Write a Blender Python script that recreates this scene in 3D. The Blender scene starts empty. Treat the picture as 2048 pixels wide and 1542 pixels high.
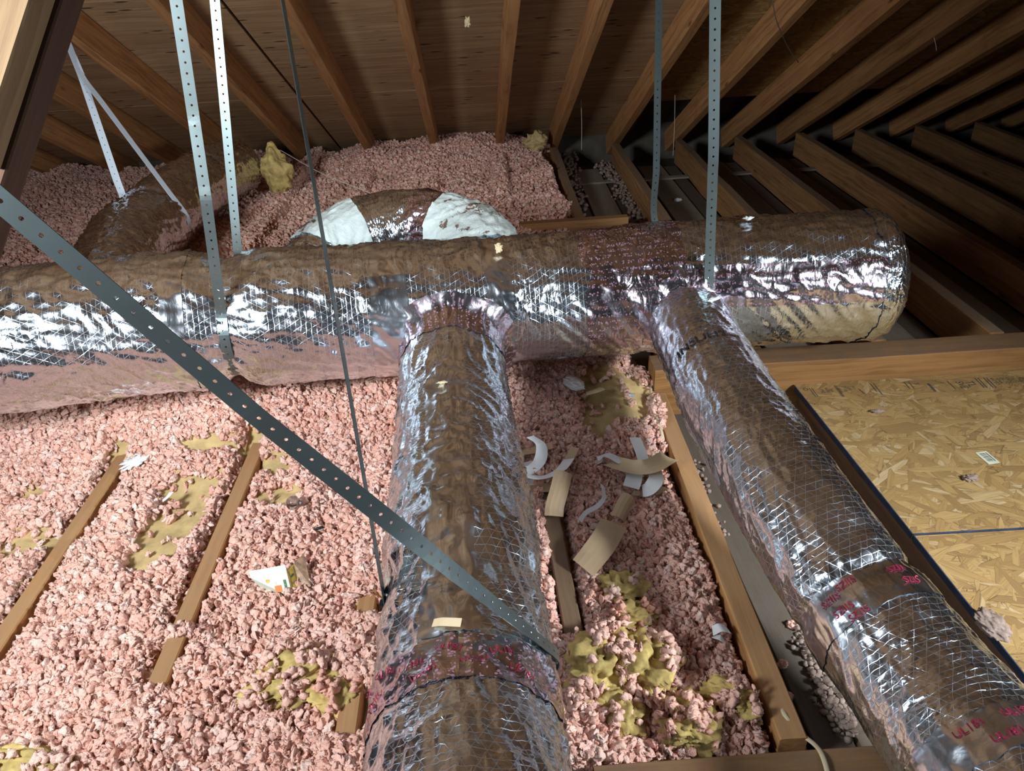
import bpy, bmesh, math, random
import numpy as np
from mathutils import Matrix, Vector

random.seed(7)
rng = np.random.default_rng(11)
scene = bpy.context.scene
COL = scene.collection

# ------------------------------------------------------------------ camera
F = 1500.0                      # focal length in pixels of a 2048 wide frame
CAM = np.array([0.0, 0.0, 1.30])
ROT = np.array([[0.99791021, 0.06339946, -0.01247884],
                [-0.04339262, 0.51443091, -0.85643326],
                [-0.0478779, 0.85518498, 0.51610692]])
cd = bpy.data.cameras.new('camera')
cam = bpy.data.objects.new('camera', cd)
COL.objects.link(cam)
cd.sensor_width = 36.0
cd.lens = F / 2048 * 36.0
cd.clip_start = 0.02
M4 = Matrix([list(r) + [0] for r in ROT] + [[0, 0, 0, 1]])
M4.translation = Vector(CAM)
cam.matrix_world = M4
scene.camera = cam

# ------------------------------------------------------------------ world, lamps, exposure
w = bpy.data.worlds.new('world')
scene.world = w
w.use_nodes = True
w.node_tree.nodes['Background'].inputs[0].default_value = (0.75, 0.8, 1.0, 1)
w.node_tree.nodes['Background'].inputs[1].default_value = 0.004


def area_lamp(name, loc, target, power, size, color, spread=180):
    l = bpy.data.lights.new(name, 'AREA')
    l.shape = 'DISK'
    l.size = size
    l.energy = power
    l.color = color
    l.spread = math.radians(spread)
    o = bpy.data.objects.new(name, l)
    o.location = loc
    o.rotation_euler = (Vector(target) - Vector(loc)).to_track_quat('-Z', 'Y').to_euler()
    COL.objects.link(o)
    return o


area_lamp('work_lamp', (-1.45, 0.15, 1.45), (-0.3, 2.4, 0.45), 45, 0.44, (0.86, 0.94, 1.0), 128)
area_lamp('side_lamp', (1.95, 0.15, 1.28), (0.55, 1.35, 0.0), 23, 0.34, (0.86, 0.94, 1.0), 84)
scene.view_settings.view_transform = 'Standard'
scene.view_settings.look = 'None'
scene.view_settings.exposure = 0.0
scene.view_settings.gamma = 1.0
scene.view_settings.use_curve_mapping = False
scene.cycles.sample_clamp_indirect = 3.0


# ------------------------------------------------------------------ small maths
def ray(px, py):
    return ROT @ np.array([px - 1024.0, -(py - 771.0), -F]) / F


def PZ(px, py, z):
    d = ray(px, py)
    return CAM + d * (z - CAM[2]) / d[2]


def PY(px, py, Y):
    d = ray(px, py)
    return CAM + d * (Y - CAM[1]) / d[1]


def PD(px, py, depth):
    return CAM + ray(px, py) * depth


def hash2(ix, iy, seed=0):
    h = (ix.astype(np.int64) * 374761393 + iy.astype(np.int64) * 668265263 + seed * 1442695041) & 0x7fffffff
    h = ((h ^ (h >> 13)) * 1274126177) & 0x7fffffff
    h = (h ^ (h >> 16)) & 0xffff
    return h / 65535.0


def vnoise(x, y, seed=0):
    x = np.asarray(x, float)
    y = np.asarray(y, float)
    x, y = np.broadcast_arrays(x, y)
    x0 = np.floor(x)
    y0 = np.floor(y)
    fx = x - x0
    fy = y - y0
    fx = fx * fx * (3 - 2 * fx)
    fy = fy * fy * (3 - 2 * fy)
    a = hash2(x0, y0, seed)
    b = hash2(x0 + 1, y0, seed)
    c = hash2(x0, y0 + 1, seed)
    d = hash2(x0 + 1, y0 + 1, seed)
    return (a * (1 - fx) + b * fx) * (1 - fy) + (c * (1 - fx) + d * fx) * fy


def fbm(x, y, seed=0, octv=4):
    s = 0
    a = 1.0
    t = 0
    for k in range(octv):
        s = s + a * (vnoise(np.asarray(x) * 2 ** k, np.asarray(y) * 2 ** k, seed + k * 17) - 0.5)
        t += a
        a *= 0.5
    return s / t


def ridge(x, y, seed=0):
    return 1 - np.abs(2 * vnoise(x, y, seed) - 1)


def sstep(a, b, x):
    t = np.clip((np.asarray(x, float) - a) / (b - a), 0, 1)
    return t * t * (3 - 2 * t)


# ------------------------------------------------------------------ node helpers
class NT:
    def __init__(s, mat):
        s.t = mat.node_tree
        s.n = s.t.nodes
        s.l = s.t.links

    def node(s, typ, **kw):
        n = s.n.new(typ)
        for k, v in kw.items():
            if k.startswith('_'):
                setattr(n, k[1:], v)
        for k, v in kw.items():
            if k.startswith('_'):
                continue
            key = int(k[1:]) if k[0] == 'i' and k[1:].isdigit() else k
            sock = n.inputs[key]
            if isinstance(v, bpy.types.NodeSocket):
                s.l.new(v, sock)
            else:
                sock.default_value = v
        return n

    def math(s, op, a, b=None, c=None):
        n = s.n.new('ShaderNodeMath')
        n.operation = op
        for i, v in enumerate((a, b, c)):
            if v is None:
                continue
            if isinstance(v, bpy.types.NodeSocket):
                s.l.new(v, n.inputs[i])
            else:
                n.inputs[i].default_value = v
        return n.outputs[0]

    def mix(s, fac, a, b, mode='MIX'):
        n = s.n.new('ShaderNodeMix')
        n.data_type = 'RGBA'
        n.blend_type = mode
        for sock, v in ((n.inputs[0], fac), (n.inputs[6], a), (n.inputs[7], b)):
            if isinstance(v, bpy.types.NodeSocket):
                s.l.new(v, sock)
            else:
                if not isinstance(v, (int, float)) and len(v) == 3:
                    v = tuple(v) + (1,)
                sock.default_value = v
        return n.outputs[2]

    def ramp(s, fac, stops):
        n = s.n.new('ShaderNodeValToRGB')
        s.l.new(fac, n.inputs[0])
        e = n.color_ramp.elements
        while len(e) < len(stops):
            e.new(0.5)
        for el, (p, c) in zip(e, stops):
            el.position = p
            el.color = (c if not isinstance(c, (int, float)) else (c, c, c)) + (1,) if not isinstance(c, (int, float)) else (c, c, c, 1)
        return n.outputs[0]

    def mapping(s, vec, scale=(1, 1, 1), loc=(0, 0, 0), rot=(0, 0, 0)):
        n = s.node('ShaderNodeMapping')
        s.l.new(vec, n.inputs[0])
        for i, v in ((1, loc), (2, rot), (3, scale)):
            if isinstance(v, bpy.types.NodeSocket):
                s.l.new(v, n.inputs[i])
            else:
                n.inputs[i].default_value = v
        return n.outputs[0]

    def noise(s, vec, scale, detail=3, rough=0.5, dist=0.0):
        n = s.node('ShaderNodeTexNoise')
        s.l.new(vec, n.inputs['Vector'])
        n.inputs['Scale'].default_value = scale
        n.inputs['Detail'].default_value = detail
        n.inputs['Roughness'].default_value = rough
        n.inputs['Distortion'].default_value = dist
        return n.outputs[0]

    def vor(s, vec, scale, feature='F1', rnd=1.0):
        n = s.node('ShaderNodeTexVoronoi', _feature=feature)
        s.l.new(vec, n.inputs['Vector'])
        n.inputs['Scale'].default_value = scale
        n.inputs['Randomness'].default_value = rnd
        return n

    def bump(s, h, strength, dist, prev=None):
        n = s.node('ShaderNodeBump')
        s.l.new(h, n.inputs['Height'])
        n.inputs['Strength'].default_value = strength
        n.inputs['Distance'].default_value = dist
        if prev is not None:
            s.l.new(prev, n.inputs['Normal'])
        return n.outputs[0]


def newmat(name):
    m = bpy.data.materials.new(name)
    m.use_nodes = True
    nt = NT(m)
    return m, nt, nt.n['Principled BSDF']


def plug(nt, bs, **kw):
    for k, v in kw.items():
        k = k.replace('_', ' ')
        if isinstance(v, bpy.types.NodeSocket):
            nt.l.new(v, bs.inputs[k])
        else:
            if k == 'Base Color' and len(v) == 3:
                v = tuple(v) + (1,)
            bs.inputs[k].default_value = v


def rand_offset(nt, co, amt=37.0):
    oi = nt.node('ShaderNodeObjectInfo')
    r = nt.math('MULTIPLY', oi.outputs['Random'], amt)
    c = nt.node('ShaderNodeCombineXYZ', i0=r, i1=r, i2=r)
    a = nt.node('ShaderNodeVectorMath', _operation='ADD')
    nt.l.new(co, a.inputs[0])
    nt.l.new(c.outputs[0], a.inputs[1])
    return a.outputs[0], oi.outputs['Random']


def wood(name, light, mid, dark, dust=None, rough=0.75, knots=True):
    """sawn timber, grain along the object's own X"""
    m, nt, bs = newmat(name)
    tc = nt.node('ShaderNodeTexCoord')
    co, rnd = rand_offset(nt, tc.outputs['Object'])
    warp = nt.noise(nt.mapping(co, (1.6, 5, 5)), 1.5, 2)
    wv = nt.node('ShaderNodeVectorMath', _operation='MULTIPLY_ADD')
    nt.l.new(warp, wv.inputs[0])
    wv.inputs[1].default_value = (0.0, 0.05, 0.05)
    nt.l.new(co, wv.inputs[2])
    g1 = nt.noise(nt.mapping(wv.outputs[0], (2.0, 60, 60)), 1.0, 4, 0.6, 0.4)
    g2 = nt.noise(nt.mapping(wv.outputs[0], (5.0, 210, 210)), 1.0, 2, 0.6)
    big = nt.noise(nt.mapping(co, (1.2, 7, 7)), 1.0, 3)
    c = nt.ramp(g1, [(0.3, dark), (0.5, mid), (0.72, light)])
    c = nt.mix(nt.math('MULTIPLY', g2, 0.45), c, nt.mix(0.5, c, dark), 'MIX')
    c = nt.mix(nt.ramp(big, [(0.35, 0.0), (0.75, 0.6)]), c, mid)
    h = nt.math('ADD', nt.math('MULTIPLY', g1, 0.6), nt.math('MULTIPLY', g2, 0.4))
    if knots:
        v = nt.vor(nt.mapping(co, (2.6, 9, 9)), 1.0)
        k = nt.ramp(v.outputs['Distance'], [(0.03, 1.0), (0.10, 0.0)])
        c = nt.mix(nt.math('MULTIPLY', k, 0.75), c, tuple(x * 0.25 for x in dark))
    st = nt.noise(nt.mapping(co, (3, 14, 14)), 1.0, 4, 0.7)
    c = nt.mix(nt.ramp(st, [(0.56, 0.0), (0.75, 0.45)]), c, tuple(x * 0.45 for x in dark))
    tone = nt.math('ADD', nt.math('MULTIPLY', rnd, 0.3), 0.84)
    hs = nt.node('ShaderNodeHueSaturation', Value=tone, Color=c)
    c = hs.outputs[0]
    if dust:
        geo = nt.node('ShaderNodeNewGeometry')
        sp = nt.node('ShaderNodeSeparateXYZ')
        nt.l.new(geo.outputs['True Normal'], sp.inputs[0])
        up = nt.ramp(sp.outputs[2], [(0.6, 0.0), (0.9, 1.0)])
        dn = nt.ramp(nt.noise(co, 14, 5, 0.7), [(0.3, 0.35), (0.7, 0.9)])
        c = nt.mix(nt.math('MULTIPLY', up, dn), c, dust)
    plug(nt, bs, Base_Color=c, Roughness=rough, Specular_IOR_Level=0.25, Normal=nt.bump(h, 0.5, 0.002))
    return m


M = {}
M['joist'] = wood('joist wood', (0.42, 0.225, 0.095), (0.30, 0.15, 0.06), (0.16, 0.072, 0.03), dust=(0.20, 0.155, 0.11))
M['joist_clean'] = wood('joist wood orange', (0.50, 0.27, 0.11), (0.38, 0.19, 0.07), (0.22, 0.10, 0.04), dust=(0.34, 0.20, 0.10))
M['rafter'] = wood('rafter wood', (0.58, 0.30, 0.12), (0.45, 0.21, 0.08), (0.25, 0.11, 0.042))
M['header'] = wood('header board wood', (0.42, 0.225, 0.085), (0.32, 0.155, 0.052), (0.17, 0.08, 0.027), dust=(0.17, 0.11, 0.07))
M['brace'] = wood('brace wood', (0.42, 0.29, 0.165), (0.34, 0.215, 0.115), (0.20, 0.12, 0.065), knots=False)
M['brace_dark'] = wood('dark brace wood', (0.16, 0.08, 0.05), (0.12, 0.06, 0.035), (0.07, 0.03, 0.02), knots=False)  # darker tone for the second brace
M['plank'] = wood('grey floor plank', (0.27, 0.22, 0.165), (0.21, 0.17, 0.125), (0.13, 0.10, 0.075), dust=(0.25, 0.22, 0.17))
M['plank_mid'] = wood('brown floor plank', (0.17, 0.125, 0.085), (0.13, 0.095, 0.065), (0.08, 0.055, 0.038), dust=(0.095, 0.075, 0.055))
M['plank_shade'] = wood('floor plank in painted shade', (0.13, 0.10, 0.075), (0.10, 0.075, 0.055), (0.06, 0.045, 0.03), dust=(0.11, 0.092, 0.072))  # plank tone darkened to hold the shade beside the joists
M['joist_dark'] = wood('weathered and shaded joist wood', (0.22, 0.13, 0.07), (0.16, 0.09, 0.05), (0.08, 0.045, 0.025), dust=(0.17, 0.115, 0.07))


def mat_ply():
    m, nt, bs = newmat('plywood sheathing')
    tc = nt.node('ShaderNodeTexCoord')
    co, rnd = rand_offset(nt, tc.outputs['Object'])
    g = nt.noise(nt.mapping(co, (2.2, 34, 34)), 1.0, 5, 0.6, 0.8)
    c = nt.ramp(g, [(0.25, (0.24, 0.145, 0.08)), (0.5, (0.38, 0.235, 0.125)), (0.75, (0.50, 0.33, 0.18))])
    big = nt.noise(co, 2.2, 3)
    c = nt.mix(nt.ramp(big, [(0.4, 0.0), (0.7, 0.55)]), c, (0.30, 0.165, 0.08))
    v = nt.vor(nt.mapping(co, (5.5, 24, 24)), 1.0)
    slit = nt.ramp(v.outputs['Distance'], [(0.10, 1.0), (0.19, 0.0)])
    mk = nt.ramp(nt.noise(co, 3.0, 1), [(0.42, 0.0), (0.5, 1.0)])
    slit = nt.math('MULTIPLY', slit, mk)
    c = nt.mix(nt.math('MULTIPLY', slit, 0.85), c, (0.035, 0.02, 0.012))
    v2 = nt.vor(nt.mapping(co, (9, 40, 40), (3, 1, 2)), 1.0)
    fl = nt.ramp(v2.outputs['Distance'], [(0.06, 1.0), (0.12, 0.0)])
    c = nt.mix(nt.math('MULTIPLY', fl, 0.6), c, (0.45, 0.30, 0.17))
    h = nt.math('SUBTRACT', g, slit)
    plug(nt, bs, Base_Color=c, Roughness=0.8, Specular_IOR_Level=0.2, Normal=nt.bump(h, 0.6, 0.003))
    return m


def mat_osb(name, tint=1.0, chip=1.0, relief=0.4):
    m, nt, bs = newmat(name)
    tc = nt.node('ShaderNodeTexCoord')
    co, rnd = rand_offset(nt, tc.outputs['Object'])
    wob = nt.noise(co, 6, 2)
    layers = []
    for k, (ang, sx, sy) in enumerate(((0.12, 9, 42), (0.75, 9, 40), (-0.6, 12, 60), (1.35, 14, 62), (-0.15, 7, 34), (0.4, 20, 90), (-1.0, 18, 80))):
        mp = nt.mapping(co, (1, 1, 1), (k * 3.7, k * 1.3, 0), (0, 0, ang))
        mp2 = nt.mapping(mp, (sx * chip, sy * chip, 0.01))
        v = nt.vor(mp2, 1.0)
        ve = nt.vor(mp2, 1.0, 'DISTANCE_TO_EDGE')
        sep = nt.node('ShaderNodeSeparateColor')
        nt.l.new(v.outputs['Color'], sep.inputs[0])
        gr = nt.noise(nt.mapping(mp, (14, 260, 1)), 1.0, 2, 0.6)
        layers.append((sep.outputs[0], sep.outputs[1], ve.outputs['Distance'], gr))
    top, tone, edge, grain = layers[0]
    for (t2, n2, e2, g2) in layers[1:]:
        sel = nt.math('GREATER_THAN', t2, top)

        def pick(a, b):
            return nt.math('ADD', nt.math('MULTIPLY', a, nt.math('SUBTRACT', 1.0, sel)), nt.math('MULTIPLY', b, sel))
        tone, edge, grain = pick(tone, n2), pick(edge, e2), pick(grain, g2)
        top = nt.math('MAXIMUM', top, t2)
    c = nt.ramp(tone, [(0.0, (0.40 * tint, 0.235 * tint, 0.085 * tint)), (0.35, (0.54 * tint, 0.325 * tint, 0.115 * tint)), (0.85, (0.64 * tint, 0.41 * tint, 0.155 * tint)), (1.0, (0.74 * tint, 0.54 * tint, 0.29 * tint))])
    c = nt.mix(nt.ramp(grain, [(0.3, 0.5), (0.6, 0.0)]), c, (0.30 * tint, 0.18 * tint, 0.08 * tint))
    ed = nt.ramp(edge, [(0.0, 1.0), (0.045, 0.0)])
    emask = nt.ramp(nt.noise(co, 12, 2), [(0.42, 0.0), (0.6, 1.0)])
    c = nt.mix(nt.math('MULTIPLY', nt.math('MULTIPLY', ed, emask), 0.75), c, (0.12 * tint, 0.065 * tint, 0.03 * tint))
    h = nt.math('ADD', nt.math('MULTIPLY', top, 0.8), nt.math('MULTIPLY', grain, 0.3))
    h = nt.math('SUBTRACT', h, nt.math('MULTIPLY', ed, 0.4))
    plug(nt, bs, Base_Color=c, Roughness=0.7, Specular_IOR_Level=0.3, Normal=nt.bump(h, relief, 0.002))
    return m


M['ply'] = mat_ply()
M['osb'] = mat_osb('oriented strand board', 0.64, 0.85)
M['osb_roof'] = mat_osb('roof strand board', 0.8, 0.75, 1.0)


def mat_foil(name, scrim=1.0, crinkle=1.0, rough=0.15, base=(0.85, 0.92, 1.0), printed=False, brushed=False):
    m, nt, bs = newmat(name)
    uv = nt.node('ShaderNodeUVMap').outputs[0]
    sp = nt.node('ShaderNodeSeparateXYZ')
    nt.l.new(uv, sp.inputs[0])
    u, v = sp.outputs[0], sp.outputs[1]
    tc = nt.node('ShaderNodeTexCoord')
    ob = tc.outputs['Object']
    wob = nt.math('MULTIPLY', nt.noise(uv, 16, 3), 0.014)
    uu = nt.math('ADD', u, wob)

    def lines(a, per, width):
        f = nt.math('FRACT', nt.math('DIVIDE', a, per))
        d = nt.math('ABSOLUTE', nt.math('SUBTRACT', f, 0.5))
        n = nt.node('ShaderNodeMapRange')
        nt.l.new(d, n.inputs[0])
        n.inputs[1].default_value = width / per
        n.inputs[2].default_value = 0
        n.inputs[3].default_value = 0
        n.inputs[4].default_value = 1
        return n.outputs[0]
    l1 = lines(uu, 0.0135, 0.0008)
    d1 = nt.math('ADD', nt.math('MULTIPLY', uu, 0.5), nt.math('MULTIPLY', v, 0.86))
    d2 = nt.math('SUBTRACT', nt.math('MULTIPLY', uu, 0.5), nt.math('MULTIPLY', v, 0.86))
    l2 = lines(d1, 0.0185, 0.0007)
    l3 = lines(d2, 0.0185, 0.0007)
    sc = nt.math('MAXIMUM', l1, nt.math('MULTIPLY', nt.math('MAXIMUM', l2, l3), 0.8))
    # crumple: ridged folds of two scales, and the long soft creases
    def rid(vec, scale, d=2):
        n = nt.noise(vec, scale, d, 0.55, 0.6)
        a = nt.math('ABSOLUTE', nt.math('SUBTRACT', n, 0.5))
        return nt.math('SUBTRACT', 1.0, nt.math('MULTIPLY', a, 4.0))
    r1 = rid(nt.mapping(uv, (1.0, 0.55, 1)), 26)
    r2 = rid(nt.mapping(uv, (1.0, 0.8, 1), (3, 5, 0)), 70, 1)
    vv = nt.vor(nt.mapping(uv, (1, 0.7, 1)), 55, 'DISTANCE_TO_EDGE')
    area = nt.ramp(nt.noise(ob, 5.0, 2), [(0.38, 0.12), (0.62, 1.0)])
    cr = nt.math('MULTIPLY', nt.math('ADD', nt.math('ADD', r1, nt.math('MULTIPLY', r2, 0.18)), nt.math('MULTIPLY', vv.outputs['Distance'], 0.35)), area)
    nrm = nt.bump(cr, min(1.0, 0.55 * crinkle), 0.0042 * crinkle)
    if scrim > 0:
        sm = nt.math('MULTIPLY', sc, nt.ramp(nt.noise(uv, 13, 3), [(0.35, 0.15), (0.65, 1.0)]))
        nrm = nt.bump(sm, 0.42 * scrim, 0.0006, nrm)
    fine = nt.noise(uv, 420, 2)
    nrm = nt.bump(fine, 0.12, 0.0006, nrm)
    rg = nt.math('ADD', nt.math('MULTIPLY', nt.noise(ob, 9, 3), 0.16), rough - 0.03)
    if scrim > 0:
        rg = nt.math('ADD', rg, nt.math('MULTIPLY', sc, 0.18))
    c = nt.mix(nt.ramp(nt.noise(ob, 3.0, 3), [(0.4, 0.0), (0.7, 0.5)]), base, tuple(x * 0.8 for x in base))
    metal = 1.0
    if printed:
        # rows of small purple-red printed characters along the tape
        row = lines(v, 0.021, 0.0062)
        row = nt.math('GREATER_THAN', row, 0.05)
        ch = nt.vor(nt.mapping(uv, (190, 150, 1)), 1.0, 'F1', 0.9)
        t = nt.math('LESS_THAN', ch.outputs['Distance'], 0.42)
        gap = nt.math('GREATER_THAN', nt.noise(nt.mapping(uv, (60, 25, 1)), 1.0, 1), 0.42)
        t = nt.math('MULTIPLY', nt.math('MULTIPLY', t, row), gap)
        c = nt.mix(nt.math('MULTIPLY', t, 0.65), c, (0.33, 0.06, 0.17))
        metal = nt.math('SUBTRACT', 1.0, nt.math('MULTIPLY', t, 0.5))
    plug(nt, bs, Base_Color=c, Metallic=metal, Roughness=rg, Normal=nrm)
    return m


M['foil'] = mat_foil('foil duct jacket', 1.0, 0.85)
M['foil_soft'] = mat_foil('foil duct jacket dusty', 0.7, 1.3, 0.12, (0.78, 0.77, 0.80))
M['foil_smooth'] = mat_foil('plain foil tape', 0.0, 0.6, 0.17)
M['foil_tape'] = mat_foil('printed foil tape', 0.0, 0.95, 0.15, (0.74, 0.69, 0.75), printed=True)
M['foil_cap'] = mat_foil('crumpled foil', 0.4, 1.5, 0.14)


def simple(name, col, rough=0.6, metallic=0.0, spec=0.4, var=0.15, scale=30.0, bump=0.0, trans=0.0):
    m, nt, bs = newmat(name)
    tc = nt.node('ShaderNodeTexCoord')
    n = nt.noise(tc.outputs['Object'], scale, 4, 0.6)
    c = nt.mix(nt.ramp(n, [(0.3, 0.0), (0.7, 1.0)]), tuple(x * (1 - var) for x in col), tuple(min(1, x * (1 + var)) for x in col))
    kw = dict(Base_Color=c, Roughness=rough, Metallic=metallic, Specular_IOR_Level=spec)
    if bump:
        kw['Normal'] = nt.bump(n, bump, 0.003)
    plug(nt, bs, **kw)
    if trans:
        bs.inputs['Transmission Weight'].default_value = trans
    return m


def mat_mastic():
    m, nt, bs = newmat('white mastic cloth')
    tc = nt.node('ShaderNodeTexCoord')
    ob = tc.outputs['Object']
    n = nt.noise(ob, 22, 5, 0.65)
    worn = nt.ramp(nt.noise(nt.mapping(ob, (1, 1, 1), (2.3, 0.2, 0.7)), 7.5, 5, 0.62), [(0.575, 0.0), (0.59, 1.0)])
    c = nt.mix(worn, (0.60, 0.68, 0.66), (0.17, 0.10, 0.075))
    plug(nt, bs, Base_Color=c, Roughness=0.6, Normal=nt.bump(n, 0.6, 0.012))
    return m


M['mastic'] = mat_mastic()
M['strap'] = simple('galvanized strap', (0.150, 0.185, 0.185), 0.40, 0.80, 0.5, 0.08, 12)
M['strap_white'] = simple('white nylon strap', (0.62, 0.70, 0.78), 0.45, 0.0, 0.5, 0.05, 12)
M['kraft'] = simple('kraft tape backing', (0.52, 0.37, 0.22), 0.5, 0, 0.5, 0.06, 20)
M['kraft_light'] = simple('pale kraft tape backing', (0.64, 0.50, 0.30), 0.5, 0, 0.5, 0.05, 20)
M['paper'] = simple('white paper', (0.78, 0.80, 0.80), 0.5, 0, 0.4, 0.04, 20)
M['fluff_white'] = simple('white fluff', (0.80, 0.82, 0.80), 1.0, 0, 0.0, 0.06, 60, 0.8)
M['batt'] = simple('tan fiberglass batt', (0.50, 0.365, 0.17), 0.95, 0, 0.05, 0.22, 26, 0.7)
M['yellow'] = simple('yellow fiberglass', (0.47, 0.35, 0.13), 1.0, 0, 0.0, 0.45, 24, 1.0)
M['clumpgrey'] = simple('grey pink clump', (0.27, 0.20, 0.165), 1.0, 0, 0.0, 0.2, 60, 0.9)
M['cable'] = simple('beige cable sheath', (0.52, 0.43, 0.28), 0.5, 0, 0.4, 0.06, 30)
M['black'] = simple('black plastic', (0.012, 0.012, 0.014), 0.5)
M['ink'] = simple('black ink', (0.016, 0.014, 0.014), 0.5, 0, 0.5)
M['ink_osb'] = simple('stamp ink', (0.075, 0.07, 0.055), 0.8, 0, 0.1, 0.4, 90)
M['ink_red'] = simple('red tape ink', (0.26, 0.02, 0.05), 0.35, 0.3, 0.5)
M['blue_edge'] = simple('dark blue edge paint', (0.02, 0.035, 0.075), 0.6, 0, 0.4, 0.5, 22)
M['nail'] = simple('grey nail', (0.3, 0.3, 0.3), 0.4, 0.9)
M['drywall'] = simple('ceiling backing', (0.10, 0.085, 0.07), 0.9, 0, 0.1, 0.2, 12)
M['string'] = simple('pale string', (0.5, 0.45, 0.38), 0.9)
M['label'] = simple('pale label', (0.60, 0.60, 0.47), 0.5)
M['carton_white'] = simple('printed carton pale', (0.66, 0.74, 0.60), 0.45, 0, 0.5, 0.05, 25)
M['carton_gold'] = simple('printed carton gold', (0.52, 0.37, 0.06), 0.45, 0, 0.5, 0.35, 120)
M['carton_brown'] = simple('printed carton brown', (0.34, 0.21, 0.13), 0.5, 0, 0.5, 0.55, 70)
M['green_ink'] = simple('green print', (0.04, 0.13, 0.06), 0.5)
M['orange_ink'] = simple('orange print', (0.72, 0.19, 0.03), 0.5)
M['cream_ink'] = simple('cream print', (0.75, 0.70, 0.48), 0.5)


def mat_pink():
    m, nt, bs = newmat('pink blown fiberglass')
    oi = nt.node('ShaderNodeObjectInfo')
    tc = nt.node('ShaderNodeTexCoord')
    geo = nt.node('ShaderNodeNewGeometry')
    big = nt.noise(geo.outputs['Position'], 5.5, 3)
    c = nt.ramp(oi.outputs['Random'], [(0.0, (0.72, 0.38, 0.285)), (0.4, (0.80, 0.48, 0.38)), (0.8, (0.84, 0.55, 0.45)), (1.0, (0.86, 0.66, 0.57))])
    c = nt.mix(nt.ramp(big, [(0.35, 0.0), (0.65, 0.6)]), c, nt.mix(0.45, c, (0.62, 0.44, 0.39)))
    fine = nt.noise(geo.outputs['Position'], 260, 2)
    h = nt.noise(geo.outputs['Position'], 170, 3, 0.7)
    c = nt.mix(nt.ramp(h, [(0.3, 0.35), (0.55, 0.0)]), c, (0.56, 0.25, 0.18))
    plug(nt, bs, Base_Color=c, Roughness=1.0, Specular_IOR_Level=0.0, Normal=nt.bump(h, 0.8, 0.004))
    return m


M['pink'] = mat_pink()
mg, ntg, bg = newmat('clear glass')
plug(ntg, bg, Base_Color=(0.95, 0.97, 0.97), Roughness=0.02)
bg.inputs['Transmission Weight'].default_value = 1.0
M['glass'] = mg


# ------------------------------------------------------------------ object helpers
def link(name, me, mat=None, parent=None, smooth=False):
    o = bpy.data.objects.new(name, me)
    COL.objects.link(o)
    if mat is not None:
        me.materials.append(mat)
    if parent is not None:
        o.parent = parent
    if smooth:
        me.polygons.foreach_set('use_smooth', [True] * len(me.polygons))
    return o


def tag(o, label, cat, group=None, kind=None):
    o['label'] = label
    o['category'] = cat
    if group:
        o['group'] = group
    if kind:
        o['kind'] = kind
    return o


def empty(name, loc=(0, 0, 0), parent=None):
    o = bpy.data.objects.new(name, None)
    o.empty_display_size = 0.05
    COL.objects.link(o)
    o.location = loc
    if parent is not None:
        o.parent = parent
    return o


def mesh(name, verts, faces, uvs=None):
    me = bpy.data.meshes.new(name)
    me.from_pydata([tuple(map(float, v)) for v in verts], [], [tuple(map(int, f)) for f in faces])
    if uvs is not None:
        lay = me.uv_layers.new(name='UVMap')
        idx = np.zeros(len(me.loops), dtype=np.int32)
        me.loops.foreach_get('vertex_index', idx)
        uv = np.asarray(uvs, dtype=np.float32)[idx]
        lay.data.foreach_set('uv', uv.ravel())
    me.update()
    return me


BOARDS = {}


def board_mesh(L, Wd, T, bev=0.003, wave=0.0, seed=0):
    """box L x Wd x T about its centre, worn edges, a few cuts along the length"""
    bm = bmesh.new()
    n = max(2, int(L / 0.35))
    r = random.Random(seed)
    rings = []
    c = min(bev, Wd * 0.2, T * 0.2)
    prof = [(-Wd / 2 + c, -T / 2), (Wd / 2 - c, -T / 2), (Wd / 2, -T / 2 + c), (Wd / 2, T / 2 - c), (Wd / 2 - c, T / 2), (-Wd / 2 + c, T / 2), (-Wd / 2, T / 2 - c), (-Wd / 2, -T / 2 + c)]
    for i in range(n + 1):
        x = -L / 2 + L * i / n
        dy, dz = (r.uniform(-wave, wave), r.uniform(-wave, wave)) if 0 < i < n else (0, 0)
        rings.append([bm.verts.new((x, y + dy, z + dz)) for y, z in prof])
    for a, b in zip(rings, rings[1:]):
        for k in range(8):
            bm.faces.new((a[k], a[(k + 1) % 8], b[(k + 1) % 8], b[k]))
    bm.faces.new(rings[0][::-1])
    bm.faces.new(rings[-1])
    bmesh.ops.recalc_face_normals(bm, faces=bm.faces)
    me = bpy.data.meshes.new('board')
    bm.to_mesh(me)
    bm.free()
    return me


def board(name, p0, p1, Wd, T, mat, parent=None, up=(0, 0, 1), wave=0.0015, bev=0.003, seed=None):
    """board from p0 to p1 (centre line); T is measured along up, Wd across"""
    p0 = Vector(p0)
    p1 = Vector(p1)
    L = (p1 - p0).length
    key = (round(L, 3), Wd, T, mat.name, seed)
    if key not in BOARDS:
        BOARDS[key] = board_mesh(L, Wd, T, bev, wave, seed or 0)
        BOARDS[key].materials.append(mat)
    o = bpy.data.objects.new(name, BOARDS[key])
    COL.objects.link(o)
    x = (p1 - p0).normalized()
    u = Vector(up)
    y = u.cross(x).normalized()
    z = x.cross(y)
    m = Matrix((x, y, z)).transposed().to_4x4()
    m.translation = (p0 + p1) / 2
    o.matrix_world = m
    if parent is not None:
        o.parent = parent
    return o


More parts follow.
